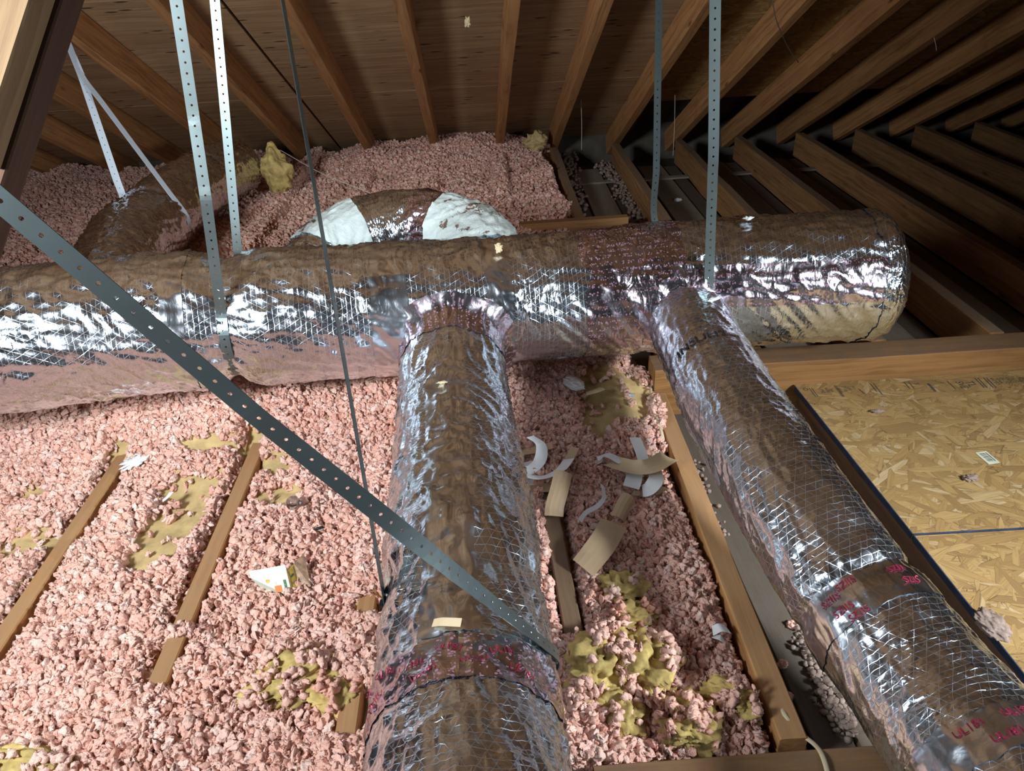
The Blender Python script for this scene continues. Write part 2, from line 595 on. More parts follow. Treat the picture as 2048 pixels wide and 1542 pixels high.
def catmull(P, n=16):
    P = np.asarray(P, float)
    Q = np.vstack([2 * P[0] - P[1], P, 2 * P[-1] - P[-2]])
    out = []
    for i in range(1, len(Q) - 2):
        for t in np.linspace(0, 1, n, endpoint=False):
            a, b, c, d = Q[i - 1], Q[i], Q[i + 1], Q[i + 2]
            out.append(0.5 * ((2 * b) + (-a + c) * t + (2 * a - 5 * b + 4 * c - d) * t * t + (-a + 3 * b - 3 * c + d) * t ** 3))
    out.append(Q[-2])
    return np.array(out)


class Path:
    def __init__(s, P, smooth=True, n=16):
        s.P = catmull(P, n) if smooth else np.asarray(P, float)
        seg = np.linalg.norm(np.diff(s.P, axis=0), axis=1)
        s.s = np.concatenate([[0], np.cumsum(seg)])
        s.L = s.s[-1]

    def at(s, u):
        u = np.asarray(u, float)
        return np.stack([np.interp(u, s.s, s.P[:, k]) for k in range(s.P.shape[1])], -1)


def tube(name, P, r, mat, parent=None, sides=8, flat=1.0, smooth=True):
    pa = Path(P, smooth)
    n = max(6, int(pa.L / 0.012))
    n = min(n, 260)
    us = np.linspace(0, pa.L, n)
    C = pa.at(us)
    T = np.gradient(C, axis=0)
    T /= np.linalg.norm(T, axis=1)[:, None]
    ref = np.array([0, 0, 1.0])
    vs, fs = [], []
    for i in range(n):
        b = np.cross(T[i], ref)
        if np.linalg.norm(b) < 0.05:
            b = np.cross(T[i], [1, 0, 0])
        b /= np.linalg.norm(b)
        nn = np.cross(b, T[i])
        for k in range(sides):
            a = 2 * math.pi * k / sides
            vs.append(C[i] + b * r * math.cos(a) + nn * r * flat * math.sin(a))
    for i in range(n - 1):
        for k in range(sides):
            k2 = (k + 1) % sides
            fs.append((i * sides + k, i * sides + k2, (i + 1) * sides + k2, (i + 1) * sides + k))
    fs.append(tuple(range(sides))[::-1])
    fs.append(tuple((n - 1) * sides + k for k in range(sides)))
    return link(name, mesh(name, vs, fs), mat, parent, True)


# ------------------------------------------------------------------ ducts
class Duct:
    def __init__(s, name, P, radii, seed, mat, rib=0.0, amp=1.0, squash=1.0):
        s.path = Path(np.hstack([np.asarray(P, float), np.asarray(radii, float)[:, None]]))
        # arc length on xyz only
        seg = np.linalg.norm(np.diff(s.path.P[:, :3], axis=0), axis=1)
        s.path.s = np.concatenate([[0], np.cumsum(seg)])
        s.L = s.path.L = s.path.s[-1]
        s.seed = seed
        s.amp = amp
        s.rib = rib
        s.squash = squash
        s.pinches = []
        s.caps = []
        s.root = empty(name, tuple(np.asarray(P[0], float)))
        s.mat = mat

    def frame(s, u):
        u = np.asarray(u, float)
        c = s.path.at(u)
        e = 0.03
        t = s.path.at(np.clip(u + e, 0, s.L))[..., :3] - s.path.at(np.clip(u - e, 0, s.L))[..., :3]
        t /= np.linalg.norm(t, axis=-1)[..., None]
        up = np.array([0, 0, 1.0])
        b = np.cross(t, up)
        b /= np.linalg.norm(b, axis=-1)[..., None]
        n = np.cross(b, t)
        return c[..., :3], c[..., 3], t, n, b

    def u_of(s, pt):
        d = np.linalg.norm(s.path.P[:, :3] - np.asarray(pt), axis=1)
        return s.path.s[int(np.argmin(d))]

    def radius(s, u, th, R):
        A = s.amp
        circ = th * 0.2
        # periodic noise round the tube
        cx, cy = np.cos(th), np.sin(th)
        def pn(fu, fc, sd):
            return vnoise(u * fu + cx * fc * 1.7 + 50, cy * fc * 1.7 + u * fu * 0.37 + 50, s.seed + sd)
        d = 0.008 * (fbm(u * 3 + cx * 1.2 + 9, cy * 1.2 + 9, s.seed) )
        rd = 1 - np.abs(2 * pn(22, 2.2, 3) - 1)
        d = d + A * 0.006 * (rd ** 3 - 0.25)
        rd2 = 1 - np.abs(2 * pn(48, 5.0, 5) - 1)
        d = d + A * 0.0032 * (rd2 ** 2 - 0.3)
        rd3 = 1 - np.abs(2 * pn(9, 6.0, 8) - 1)
        d = d + A * 0.0048 * (rd3 ** 4 - 0.2)
        if s.rib:
            d = d + s.rib * (np.cos(2 * math.pi * u / 0.034 + 2 * vnoise(u * 7, 0 * u, s.seed)))
        for (u0, depth, wid, th0, thw) in s.pinches:
            g = np.exp(-((u - u0) / wid) ** 2)
            if thw:
                dd = np.angle(np.exp(1j * (th - th0)))
                g = g * np.exp(-(dd / thw) ** 2)
            d = d - depth * g
            # creases fanning away from the pinch
            fan = np.exp(-((u - u0) / (wid * 3.2)) ** 2) - np.exp(-((u - u0) / (wid * .8)) ** 2)
            q = th + 0.9 * np.abs(u - u0) / 0.2 * np.sin(th * 2)
            d = d + 0.006 * fan * (ridge(np.cos(q) * 3.4 + 20, np.sin(q) * 3.4 + 20 + u, s.seed + 31) ** 3 - 0.3)
        r = R + d
        for (u0, wid, side) in s.caps:
            x = np.clip((u - u0) * side / wid, 0, 1)
            r = r * np.power(np.clip(1 - x ** 2.6, 0, 1), 1 / 2.6)
        return r

    def surf(s, u, th, off=0.0):
        u, th = np.broadcast_arrays(np.asarray(u, float), np.asarray(th, float))
        c, R, t, n, b = s.frame(u)
        r = s.radius(u, th, R) + off
        return c + n * (r * np.cos(th) * s.squash)[..., None] + b * (r * np.sin(th))[..., None]

    def section(s, name, u0, u1, mat, off=0.0, th0=0.0, th1=2 * math.pi, nu=None, nt=128, edge_wob=0.0, flare=None, skew=0.0, parent=None, closed=None):
        full = abs(th1 - th0) > 6.2
        nu = nu or max(6, int((u1 - u0) / 0.0085))
        ntt = nt if full else max(6, int(nt * abs(th1 - th0) / 6.28))
        a = np.linspace(0, 1, nu)
        tt = np.linspace(th0, th1, ntt + 1)
        A_, T_ = np.meshgrid(a, tt, indexing='ij')
        e0 = edge_wob * (fbm(T_ * 2.2 + 3, T_ * 0 + 5, s.seed + 77) * 2)
        e1 = edge_wob * (fbm(T_ * 2.2 + 8, T_ * 0 + 1, s.seed + 78) * 2)
        if full:
            bl = sstep(0, 0.5, T_) * (1 - sstep(5.78, 6.283, T_))
            e0, e1 = e0 * bl, e1 * bl
        sk = skew * np.sin(T_)
        U = (u0 + e0 + sk) * (1 - A_) + (u1 + e1 + sk) * A_
        off_ = off
        if flare is not None:
            off_ = off + flare[0] * np.exp(-(A_ * (u1 - u0)) / flare[1])
        if not full:
            w = edge_wob * 0.5
            T2 = T_ + 0 * U
        P = s.surf(np.clip(U, 0, s.L), T_, off_)
        me = mesh(name, P.reshape(-1, 3), [(i * (ntt + 1) + k, i * (ntt + 1) + k + 1, (i + 1) * (ntt + 1) + k + 1, (i + 1) * (ntt + 1) + k) for i in range(nu - 1) for k in range(ntt)],
                  np.stack([U, T_ * float(s.path.P[:, 3].mean())], -1).reshape(-1, 2))
        o = link(name, me, mat, parent or s.root, True)
        o.matrix_parent_inverse = Matrix.Translation(-s.root.location)
        return o

    def body(s, nt=144):
        return s.section('foil_jacket', 0, s.L, s.mat, 0, nt=nt)

    def text(s, body_, u, th, size, mat, off=0.0025, rot=0.0, name='lettering', parent=None, font_squeeze=1.0, shear=0.0):
        me = text_mesh(body_, size, font_squeeze)
        n = len(me.vertices)
        co = np.zeros(n * 3)
        me.vertices.foreach_get('co', co)
        co = co.reshape(-1, 3)
        c_, s_ = math.cos(rot), math.sin(rot)
        a = co[:, 0] * c_ - co[:, 1] * s_
        b = co[:, 0] * s_ + co[:, 1] * c_
        R = float(s.path.at(u)[3])
        P = s.surf(u + a, th - b / R, off)
        me.vertices.foreach_set('co', (P - np.array(s.root.location)).ravel())
        me.update()
        o = link(name, me, mat, parent or s.root)
        return o


def text_mesh(body_, size, squeeze=1.0, subdiv=True):
    cu = bpy.data.curves.new('t', 'FONT')
    cu.body = body_
    cu.size = size
    cu.align_x = 'CENTER'
    cu.align_y = 'CENTER'
    cu.offset = size * 0.01
    cu.resolution_u = 3
    ob = bpy.data.objects.new('t', cu)
    COL.objects.link(ob)
    dg = bpy.context.evaluated_depsgraph_get()
    me = bpy.data.meshes.new_from_object(ob.evaluated_get(dg))
    bpy.data.objects.remove(ob)
    bpy.data.curves.remove(cu)
    bm = bmesh.new()
    bm.from_mesh(me)
    for v in bm.verts:
        v.co.x *= squeeze
    if subdiv:
        for _ in range(2):
            long = [e for e in bm.edges if e.calc_length() > size * 0.22]
            if long:
                bmesh.ops.subdivide_edges(bm, edges=long, cuts=1)
                bmesh.ops.triangulate(bm, faces=bm.faces)
    bm.to_mesh(me)
    bm.free()
    me.materials.clear()
    return me


# ------------------------------------------------------------------ ribbons (straps, papers)
def ribbon(name, P, Wv, width, mat, parent=None, holes=None, thick=0.001, smooth=True, nseg=None, curl=0.0, hole_r=0.003):
    """P path points, Wv width direction at each of them"""
    d = np.hstack([np.asarray(P, float), np.asarray(Wv, float)])
    pa = Path(d, smooth, 14)
    seg = np.linalg.norm(np.diff(pa.P[:, :3], axis=0), axis=1)
    pa.s = np.concatenate([[0], np.cumsum(seg)])
    L = pa.s[-1]
    vs, fs, fl = [], [], []
    if holes:
        n = int(L / holes)
        pitch = L / n
        for i in range(n):
            s0, s1, sm = i * pitch, (i + 1) * pitch, (i + .5) * pitch
            w = width / 2
            outer = [(s0, -w), (sm, -w), (s1, -w), (s1, 0), (s1, w), (sm, w), (s0, w), (s0, 0)]
            hr = hole_r
            inner = []
            for k in range(8):
                ang = math.atan2([-1, -1, -1, 0, 1, 1, 1, 0][k], [-1, 0, 1, 1, 1, 0, -1, -1][k])
                inner.append((sm + hr * math.cos(ang), hr * math.sin(ang)))
            b = len(fl)
            fl += outer + inner
            for k in range(8):
                k2 = (k + 1) % 8
                fs.append((b + k, b + k2, b + 8 + k2, b + 8 + k))
    else:
        n = nseg or max(4, int(L / 0.006))
        m_ = 4
        for i in range(n + 1):
            for k in range(m_ + 1):
                fl.append((L * i / n, width * (k / m_ - 0.5)))
        for i in range(n):
            for k in range(m_):
                a = i * (m_ + 1) + k
                fs.append((a, a + 1, a + m_ + 2, a + m_ + 1))
    fl = np.array(fl)
    q = np.stack([np.interp(fl[:, 0], pa.s, pa.P[:, k]) for k in range(6)], -1)
    e = 0.004
    q1 = np.stack([np.interp(fl[:, 0] + e, pa.s, pa.P[:, k]) for k in range(3)], -1)
    q0 = np.stack([np.interp(fl[:, 0] - e, pa.s, pa.P[:, k]) for k in range(3)], -1)
    T = q1 - q0
    T /= np.linalg.norm(T, axis=1)[:, None]
    Wd = q[:, 3:]
    Wd = Wd - (Wd * T).sum(1)[:, None] * T
    Wd /= np.linalg.norm(Wd, axis=1)[:, None]
    N = np.cross(T, Wd)
    V = q[:, :3] + Wd * fl[:, 1:2] + N * (curl * (fl[:, 1:2] / width * 2) ** 2)
    me = mesh(name, V, fs, fl)
    if holes:
        bm = bmesh.new()
        bm.from_mesh(me)
        bmesh.ops.remove_doubles(bm, verts=bm.verts, dist=1e-5)
        bm.to_mesh(me)
        bm.free()
    o = link(name, me, mat, parent, False)
    md = o.modifiers.new('solid', 'SOLIDIFY')
    md.thickness = thick
    md.offset = 0
    return o


# ================================================================== THE ROOM
TAN = math.tan(math.radians(28.0))
EAVE = 5.12
ZF = 0.08                         # top of the far joists


def roof_z(Y):                    # underside of the rafters
    return ZF + (EAVE - Y) * TAN


RN = Vector((0, math.sin(math.radians(28)), math.cos(math.radians(28))))   # outward normal of the slope
SL = Vector((0, math.cos(math.radians(28)), -math.sin(math.radians(28))))  # down-slope
RIDGE = -1.6
ceiling = None


def slab(name, pts, thick_vec, mat):
    n = len(pts)
    vs = [Vector(p) for p in pts] + [Vector(p) + Vector(thick_vec) for p in pts]
    fs = [tuple(range(n))[::-1], tuple(range(n, 2 * n))] + [(i, (i + 1) % n, n + (i + 1) % n, n + i) for i in range(n)]
    return link(name, mesh(name, vs, fs), mat)


RD = 0.135                        # rafter depth
off = RN * (RD + 0.055)
c0, c1 = Vector((-6, 5.6, roof_z(5.6))), Vector((6.5, 5.6, roof_z(5.6)))
r0, r1 = Vector((-6, RIDGE, roof_z(RIDGE))), Vector((6.5, RIDGE, roof_z(RIDGE)))
ceiling = slab('ceiling', [c0 + off, c1 + off, r1 + off, r0 + off], RN * 0.02, M['drywall'])
ceiling['kind'] = 'structure'


def on_roof(x, Y, d=0.0):
    return Vector((x, Y, roof_z(Y))) + RN * d


# sheathing panels: plywood on the left, strand board on the right with open bays at the eave
def sheath(x0, x1, Y0, Y1, mat, lift=0.0):
    a = on_roof((x0 + x1) / 2, Y0, RD + 0.008 + lift)
    b = on_roof((x0 + x1) / 2, Y1, RD + 0.008 + lift)
    L = (b - a).length
    me = board_mesh(x1 - x0, L, 0.014, 0.001, 0)
    me.materials.append(mat)
    o = bpy.data.objects.new('sheathing_panel', me)
    COL.objects.link(o)
    y = (b - a).normalized()
    x = Vector((1, 0, 0))
    m = Matrix((x, y, x.cross(y))).transposed().to_4x4()
    m.translation = (a + b) / 2
    o.matrix_world = m
    o.parent = ceiling


ys = [5.5, 4.42, 3.34, 2.26, 1.18, 0.10, -0.98, RIDGE]
for i in range(7):
    for k, (x0, x1) in enumerate(((-5.9, -3.48), (-3.47, -1.04), (-1.03, 1.03))):
        sheath(x0, x1 - 0.004, ys[i], ys[i + 1] + 0.004, M['ply'])
yr = [4.83, 3.75, 2.67, 1.59, 0.51, RIDGE]
for i in range(5):
    for k, (x0, x1) in enumerate(((1.03, 3.47), (3.48, 5.9))):
        sheath(x0, x1 - 0.004, yr[i], yr[i + 1] + 0.004, M['osb_roof'] if i < 3 else M['ply'])

RX = [-4.6, -4.18, -3.76, -3.34, -2.92, -2.5, -2.09, -1.68, -1.24, -0.78, -0.35, 0.085, 0.46, 0.885, 1.31, 1.72, 2.12, 2.53, 2.94, 3.35, 3.76, 4.17, 4.6]
for i, x in enumerate(RX):
    board('rafter', on_roof(x - .01, 5.45, RD / 2), on_roof(x + 0.19 + 0.006 * math.sin(i * 3), RIDGE, RD / 2), 0.05, RD, M['rafter'], ceiling, RN, 0.002, seed=i % 5)

# the other slope, behind the camera (seen in the foil only)
RN2 = Vector((0, -RN.y, RN.z))
ce2 = slab('ceiling_rear', [Vector((-6, RIDGE, r0.z)) + RN2 * .1, Vector((6.5, RIDGE, r0.z)) + RN2 * .1,
                            Vector((6.5, RIDGE - 6.2, r0.z - 6.2 * TAN)) + RN2 * .1, Vector((-6, RIDGE - 6.2, r0.z - 6.2 * TAN)) + RN2 * .1], RN2 * 0.02, M['ply'])
ce2['kind'] = 'structure'
for i in range(0, len(RX)):
    board('rafter', Vector((RX[i], RIDGE, r0.z)), Vector((RX[i], RIDGE - 6.1, r0.z - 6.1 * TAN)), 0.05, 0.13, M['rafter'], ce2, RN2, 0.0, seed=9)
for nm, x in (('wall_left', -6.0), ('wall_right', 6.4)):
    o = slab(nm, [(x, 5.6, -0.2), (x, RIDGE, 4.4), (x, RIDGE - 6.2, -0.2)], (0.05, 0, 0), M['ply'])
    o['kind'] = 'structure'

# floor: ceiling lining of the room below, two levels
floor = slab('floor', [(-6, -7.8, -0.165), (6.5, -7.8, -0.165), (6.5, 5.6, -0.165), (-6, 5.6, -0.165)], (0, 0, -0.03), M['drywall'])
floor['kind'] = 'structure'

# near joists (top at z = 0)
JW = 0.042
for i, (xa, xb, ya, yb, mt) in enumerate((
        (-2.8, -2.8, 2.1, -3.0, 'joist'), (-2.39, -2.39, 2.1, -3.0, 'joist'), (-1.98, -1.98, 2.1, -3.0, 'joist'), (-1.57, -1.57, 2.1, -3.0, 'joist'),
        (-1.165, -1.16, 2.1, -3.0, 'joist_clean'), (-0.757, -0.762, 2.1, -3.0, 'joist_clean'), (-0.345, -0.335, 2.1, -3.0, 'joist_clean'),
        (0.083, 0.13, 2.1, 0.82, 'joist_dark'), (0.50, 0.497, 2.05, 0.83, 'joist_clean'))):
    board('joist', (xa, ya, -0.075), (xb, yb, -0.075), JW if i < 8 else 0.052, 0.15, M[mt], floor, seed=i)
for x in (0.13, 0.54, 0.95, 1.36, 1.77, 2.18):
    board('joist', (x, 0.69, -0.08), (x, -3.0, -0.08), JW, 0.15, M['joist'], floor, seed=3)
# joists under the strand board
for x, x2 in ((0.985, 1.035), (1.34, 1.40), (1.75, 1.79), (2.16, 2.2)):
    board('joist', (x, 2.03, -0.092), (x2, 0.83, -0.092), 0.05, 0.145, M['joist_dark'] if x < 1 else M['joist'], floor, seed=4)  # outermost joist gets darker wood to paint in the branch duct's shade
# far joists (top at ZF)
for i, x in enumerate((-1.165, -0.757, -0.35, 0.06, 0.435, 0.845, 1.265, 1.66, 2.065, 2.46, 2.86, 3.26, 3.66, 4.06, 4.46)):
    y0 = 2.17 if x > 0.7 else (3.56 if x > 0.0 else 2.17)
    board('joist', (x, 5.02, ZF - 0.075), (x + 0.004 * math.sin(i), y0, ZF - 0.075), 0.05, 0.15, M['joist'] if i != 1 else M['joist_dark'], floor, seed=i % 4, wave=0.003)
# header boards across the joists
board('header_board', (0.49, 2.108, -0.035), (4.8, 2.108, -0.035), 0.105, 0.232, M['header'], floor, wave=0.002)
board('header_board', (-0.3, 3.53, -0.01), (0.665, 3.56, -0.01), 0.05, 0.19, M['joist_clean'], floor)
board('header_board', (0.12, 0.745, -0.07), (1.3, 0.745, -0.07), 0.11, 0.16, M['header'], floor)
# planks lining the bays; side strips carry the joist shadows in their colour
far = (0.435, 0.845, 1.265, 1.66, 2.065, 2.46, 2.86, 3.26, 3.66, 4.06, 4.46)
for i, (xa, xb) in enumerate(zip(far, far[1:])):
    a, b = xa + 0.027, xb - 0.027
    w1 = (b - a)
    for (f0, f1, mt, zz) in ((0.0, 0.29, 'plank_shade', -0.078), (0.29, 0.73, 'plank', -0.066), (0.73, 1.0, 'plank_shade', -0.078)):
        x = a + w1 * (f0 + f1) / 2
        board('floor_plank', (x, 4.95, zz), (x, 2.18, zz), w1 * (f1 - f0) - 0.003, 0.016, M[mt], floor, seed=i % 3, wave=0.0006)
    # cross strips of the lining at the eave
    board('lining_strip', (a, 4.62, -0.055), (b, 4.64, -0.055), 0.05, 0.012, M['plank'], floor, seed=1)
for (xa, xb, mt, zz) in ((0.532, 0.612, 'plank_shade', -0.088), (0.615, 0.70, 'plank_mid', -0.085), (0.703, 0.95, 'plank_mid', -0.099)):  # first strip is coloured as the shadow of the right joist
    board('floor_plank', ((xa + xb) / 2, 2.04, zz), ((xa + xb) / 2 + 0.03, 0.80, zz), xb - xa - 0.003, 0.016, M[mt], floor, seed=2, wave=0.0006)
# soffit board far back behind the eave
o = slab('wall_back', [(-6, 5.5, -0.2), (6.5, 5.5, -0.2), (6.5, 5.5, 0.3), (-6, 5.5, 0.3)], (0, 0.04, 0), M['drywall'])
o['kind'] = 'structure'

# ------------------------------------------------------------------ strand board deck
def poly_panel(name, pts, z, th, mat, label):
    me = mesh(name, [(x, y, 0) for x, y in pts] + [(x, y, -th) for x, y in pts],
              [tuple(range(len(pts))), tuple(range(len(pts), 2 * len(pts)))[::-1]] + [(i, len(pts) + i, len(pts) + (i + 1) % len(pts), (i + 1) % len(pts)) for i in range(len(pts))])
    o = link(name, me, mat)
    o.location = (0, 0, z)
    return tag(o, label, 'board')


def le(Y):   # left edge of the deck
    return 0.948 + (1.995 - Y) * 0.042


osb1 = poly_panel('strand_board', [(le(2.05), 2.05), (le(1.338), 1.338), (3.3, 1.303), (3.3, 2.05)], 0.0, 0.018, M['osb'],
                  'strand board sheet with black stamp print against the header board')
osb2 = poly_panel('strand_board', [(le(1.332), 1.332), (le(0.50), 0.50), (3.3, 0.50), (3.3, 1.296)], -0.001, 0.018, M['osb'],
                  'nearer strand board sheet with a grey debris clump on it')
for o_, ya, yb in ((osb1, 2.04, 1.34), (osb2, 1.33, 0.52)):
    e = board('edge_paint', (le(ya) - 0.001, ya, -0.0085), (le(yb) - 0.001, yb, -0.0085), 0.003, 0.0185, M['blue_edge'], o_, wave=0, bev=0.0003)
    e['label'] = 'dark blue painted edge'
    e.matrix_parent_inverse = Matrix.Translation((0, 0, -o_.location.z))


e = board('edge_paint', (le(1.336), 1.3365, -0.0085), (3.3, 1.3015, -0.0085), 0.0035, 0.0185, M['blue_edge'], osb1, wave=0, bev=0.0003)
e['label'] = 'dark blue painted edge'


def stamp(pts_fn_text, center_px, size, rot, sq=1.0):
    c = PZ(center_px[0], center_px[1], 0.0)
    me = text_mesh(pts_fn_text, size, sq, False)
    o = link('stamp_lettering', me, M['ink_osb'], osb1)
    o.location = (c[0], c[1], 0.0006)
    o.rotation_euler = (0, 0, rot)
    return o


def bar(px0, px1, wd):
    a, b = PZ(*px0, 0.0), PZ(*px1, 0.0)
    d = (b - a)[:2]
    n = np.array([-d[1], d[0]]) / np.linalg.norm(d) * wd / 2
    vs = [(a[0] + n[0], a[1] + n[1], 0.0006), (b[0] + n[0], b[1] + n[1], 0.0006), (b[0] - n[0], b[1] - n[1], 0.0006), (a[0] - n[0], a[1] - n[1], 0.0006)]
    link('stamp_bar', mesh('bar', vs, [(0, 1, 2, 3)]), M['ink_osb'], osb1)


R90 = math.radians(-90)
stamp('O', (1611, 779), 0.022, R90)
for x in (1618, 1623):
    bar((x, 776), (x + 14, 794), 0.0022)
stamp('PS2', (1645, 783), 0.016, R90)
stamp('RATED', (1655, 781), 0.014, R90, 0.7)
stamp('24/16', (1663, 781), 0.014, R90, 0.7)
for x in (1668, 1671):
    bar((x, 771), (x + 18, 794), 0.0022)
stamp('STRAND', (1680, 781), 0.013, R90, 0.62)
stamp('7/16', (1690, 778), 0.02, R90, 0.9)
stamp('SIZED', (1699, 778), 0.013, R90, 0.62)
stamp('PS 2-', (1707, 776), 0.013, R90, 0.62)
bar((1718, 778), (1730, 789), 0.003)
for x in (1740, 1747):
    bar((x, 767), (x + 14 + (x > 1742) * 4, 784 + (x > 1742) * 6), 0.0028)
for x in (1808, 1817):
    bar((x, 764), (x + 12, 778), 0.0028)
stamp('S', (1833, 768), 0.02, R90)
bar((1856, 767), (1871, 783), 0.008)
bar((1894, 762), (1912, 779), 0.003)
stamp('SVE', (1923, 770), 0.034, R90, 0.8)
stamp('TL', (1941, 768), 0.04, R90, 0.8)
for x in (1949, 1955, 1967, 1973):
    bar((x, 756), (x + 20, 776), 0.0035)
for k in range(7):
    stamp(('RATED', 'SPAN', '24 OC', 'EXPO', '15/32', 'THIS', 'SIDE')[k], (1989 + k * 10, 763 - k * 0.7), 0.018, R90, 0.75)
# bar code label
lc = PZ(1975, 916, 0.0)
lb = link('barcode_label', mesh('lab', [(-.028, -.017, 0), (.028, -.017, 0), (.028, .017, 0), (-.028, .017, 0)], [(0, 1, 2, 3)]), M['label'], osb1)
lb.location = (lc[0], lc[1], 0.0012)
lb.rotation_euler = (0, 0, R90 + 0.12)
lb['label'] = 'pale bar code label'
lx = -0.020
for k, wd in enumerate((3, 1, 2, 1, 1, 3, 1, 2, 1, 3, 2, 1)):
    q = link('barcode_bar', mesh('b', [(lx, -.010, .0005), (lx + wd * .0009, -.010, .0005), (lx + wd * .0009, .006, .0005), (lx, .006, .0005)], [(0, 1, 2, 3)]), M['ink_osb'], lb)
    lx += wd * .0009 + .0016
q = link('barcode_bar', mesh('b', [(-.022, .009, .0005), (.018, .009, .0005), (.018, .0115, .0005), (-.022, .0115, .0005)], [(0, 1, 2, 3)]), M['ink_osb'], lb)

# ================================================================== DUCTS
XE = 1.19
main = Duct('main_duct', [(-2.6, 1.78, .40), (-1.9, 1.80, .415), (-1.3, 1.855, .425), (-.98, 1.93, .41), (-.5, 2.0, .38), (.0, 2.07, .352), (.3, 2.09, .352), (.6, 2.085, .362), (.9, 2.07, .365), (XE, 2.06, .365)],
            [.19, .19, .19, .19, .19, .188, .186, .189, .191, .19], 3, M['foil'])
u_str = main.u_of((-.74, 1.965, .395))
main.pinches = [(u_str, 0.020, 0.05, 0, 0), (u_str, 0.02, 0.03, math.pi, 1.2), (main.u_of((.62, 2.085, .36)), 0.006, 0.03, 0, 0)]
main.caps = [(main.L - 0.085, 0.0855, 1)]
main.body(168)
tag(main.root, 'large foil-wrapped trunk duct running across with a crumpled closed right end', 'duct')


def mu(px, py=600, Y=2.05):
    p = PY(px, py, Y)
    return main.u_of((p[0], 2.03, .37))


def band(d, u0, u1, mat, label=None, **kw):
    o = d.section('foil_tape', u0, u1, mat, off=0.0022, edge_wob=kw.pop('edge_wob', 0.006), **kw)
    if label:
        o['label'] = label
    return o


band(main, mu(283, 640, 1.8), mu(335, 640, 1.8), M['foil_smooth'])
band(main, mu(748), mu(800), M['foil_smooth'])
band(main, mu(968), mu(1006), M['foil_smooth'])
band(main, mu(1165), mu(1262), M['foil_tape'], 'purple printed foil tape', edge_wob=0.02)
band(main, mu(1262), main.L - 0.10, M['foil_tape'], 'purple printed foil tape', th0=math.radians(52), th1=math.radians(88), nt=168, edge_wob=0.01)
band(main, mu(1262), mu(1350), M['foil_tape'], 'purple printed foil tape', th0=math.radians(-40), th1=math.radians(125), nt=168, edge_wob=0.01)
o = main.section('end_foil', main.L - 0.105, main.L - 0.0005, M['foil_cap'], off=0.003, edge_wob=0.012)
o['label'] = 'crumpled foil end cap'

cen = Duct('branch_duct', [(-.135, 2.06, .34), (-.135, 1.93, .315), (-.134, 1.80, .285), (-.13, 1.65, .24), (-.118, 1.42, .212), (-.108, 1.2, .205), (-.105, 1.05, .20), (-.10, .93, .18), (-.095, .78, .175), (-.085, .5, .20), (-.08, .2, .22), (-.08, -.3, .24)],
           [.135, .137, .138, .146, .153, .156, .157, .157, .157, .157, .157, .157], 21, M['foil'], amp=1.05)
cen.pinches = [(cen.u_of((-.1, 1.03, .2)), 0.012, 0.035, 0, 0)]
cen.body(150)
tag(cen.root, 'middle foil branch duct running toward the viewer between pink insulation', 'duct')
uj = cen.u_of((-.135, 1.86, .30))
o = cen.section('foil_collar', uj - 0.035, uj + 0.05, M['foil_tape'], off=0.001, flare=(0.045, 0.022), edge_wob=0.012, skew=0.0)
o['label'] = 'purple printed tape collar'
ut = cen.u_of((-.1, .79, .18))
tp = band(cen, ut - 0.045, ut + 0.055, M['foil_tape'], 'red printed foil tape band', edge_wob=0.012)
tp.data.materials[0] = M['foil_tape']
for k, (du, dth) in enumerate(((-0.02, 1.25), (0.015, 1.2), (0.02, 1.0), (-0.02, 0.85), (0.0, 0.5), (0.03, 0.35), (-0.015, 0.1), (0.02, -0.15), (-0.01, -0.45), (0.025, -0.65))):
    t = cen.text('UL181', ut + du, dth, 0.017, M['ink_red'], off=0.0045, rot=math.radians(90 + 14 * (k % 3 - 1)), parent=None)
# a plain strip running along the top of the duct
o = cen.section('foil_tape', cen.u_of((-.13, 1.75, .28)), ut - 0.05, M['foil_smooth'], off=0.002, th0=math.radians(-13), th1=math.radians(24), nt=150, edge_wob=0.002)

rig = Duct('branch_duct', [(.50, 2.10, .335), (.535, 1.97, .325), (.548, 1.80, .305), (.556, 1.60, .285), (.572, 1.40, .262), (.605, 1.18, .225), (.64, 1.02, .19), (.675, .88, .165), (.70, .74, .155), (.73, .5, .17), (.77, .1, .19)],
           [.108, .112, .114, .116, .117, .119, .12, .121, .124, .126, .126], 41, M['foil'], rib=0.0004, amp=0.62)
rig.pinches = [(rig.u_of((.65, .98, .18)), 0.008, 0.02, 0, 0)]
rig.body(132)
tag(rig.root, 'right-hand smoother foil branch duct beside the strand board with black lettering', 'duct')
o = rig.section('foil_collar', 0.10, 0.175, M['foil_tape'], off=0.001, flare=(0.05, 0.03), edge_wob=0.015)
o['label'] = 'purple printed tape collar'
ub = rig.u_of((.655, .945, .175))
tb = band(rig, ub - 0.04, ub + 0.04, M['foil_smooth'], 'red lettered foil tape band', edge_wob=0.012)
for (du, th) in ((-0.018, 0.95), (0.012, 0.86), (0.034, 0.72), (-0.028, 0.62), (-0.018, -0.2), (0.012, -0.28)):
    rig.text('SZIIS', ub + du, th, 0.019, M['ink_red'], off=0.0045, rot=math.radians(90), font_squeeze=1.0)
rig.text('INSULIT', rig.u_of((.553, 1.68, .292)), 0.42, 0.034, M['ink'], off=0.0022, rot=math.radians(90), font_squeeze=1.2)
ub2 = rig.u_of((.70, .70, .155))
band(rig, ub2 + 0.03, ub2 + 0.10, M['foil_smooth'], 'red lettered foil tape', edge_wob=0.01)
for (du, th) in ((.05, -.1), (.05, .5), (.08, .2), (.08, -.4), (.05, -.75)):
    rig.text('UL181', ub2 + du, th, .018, M['ink_red'], off=.0045, rot=math.radians(90))

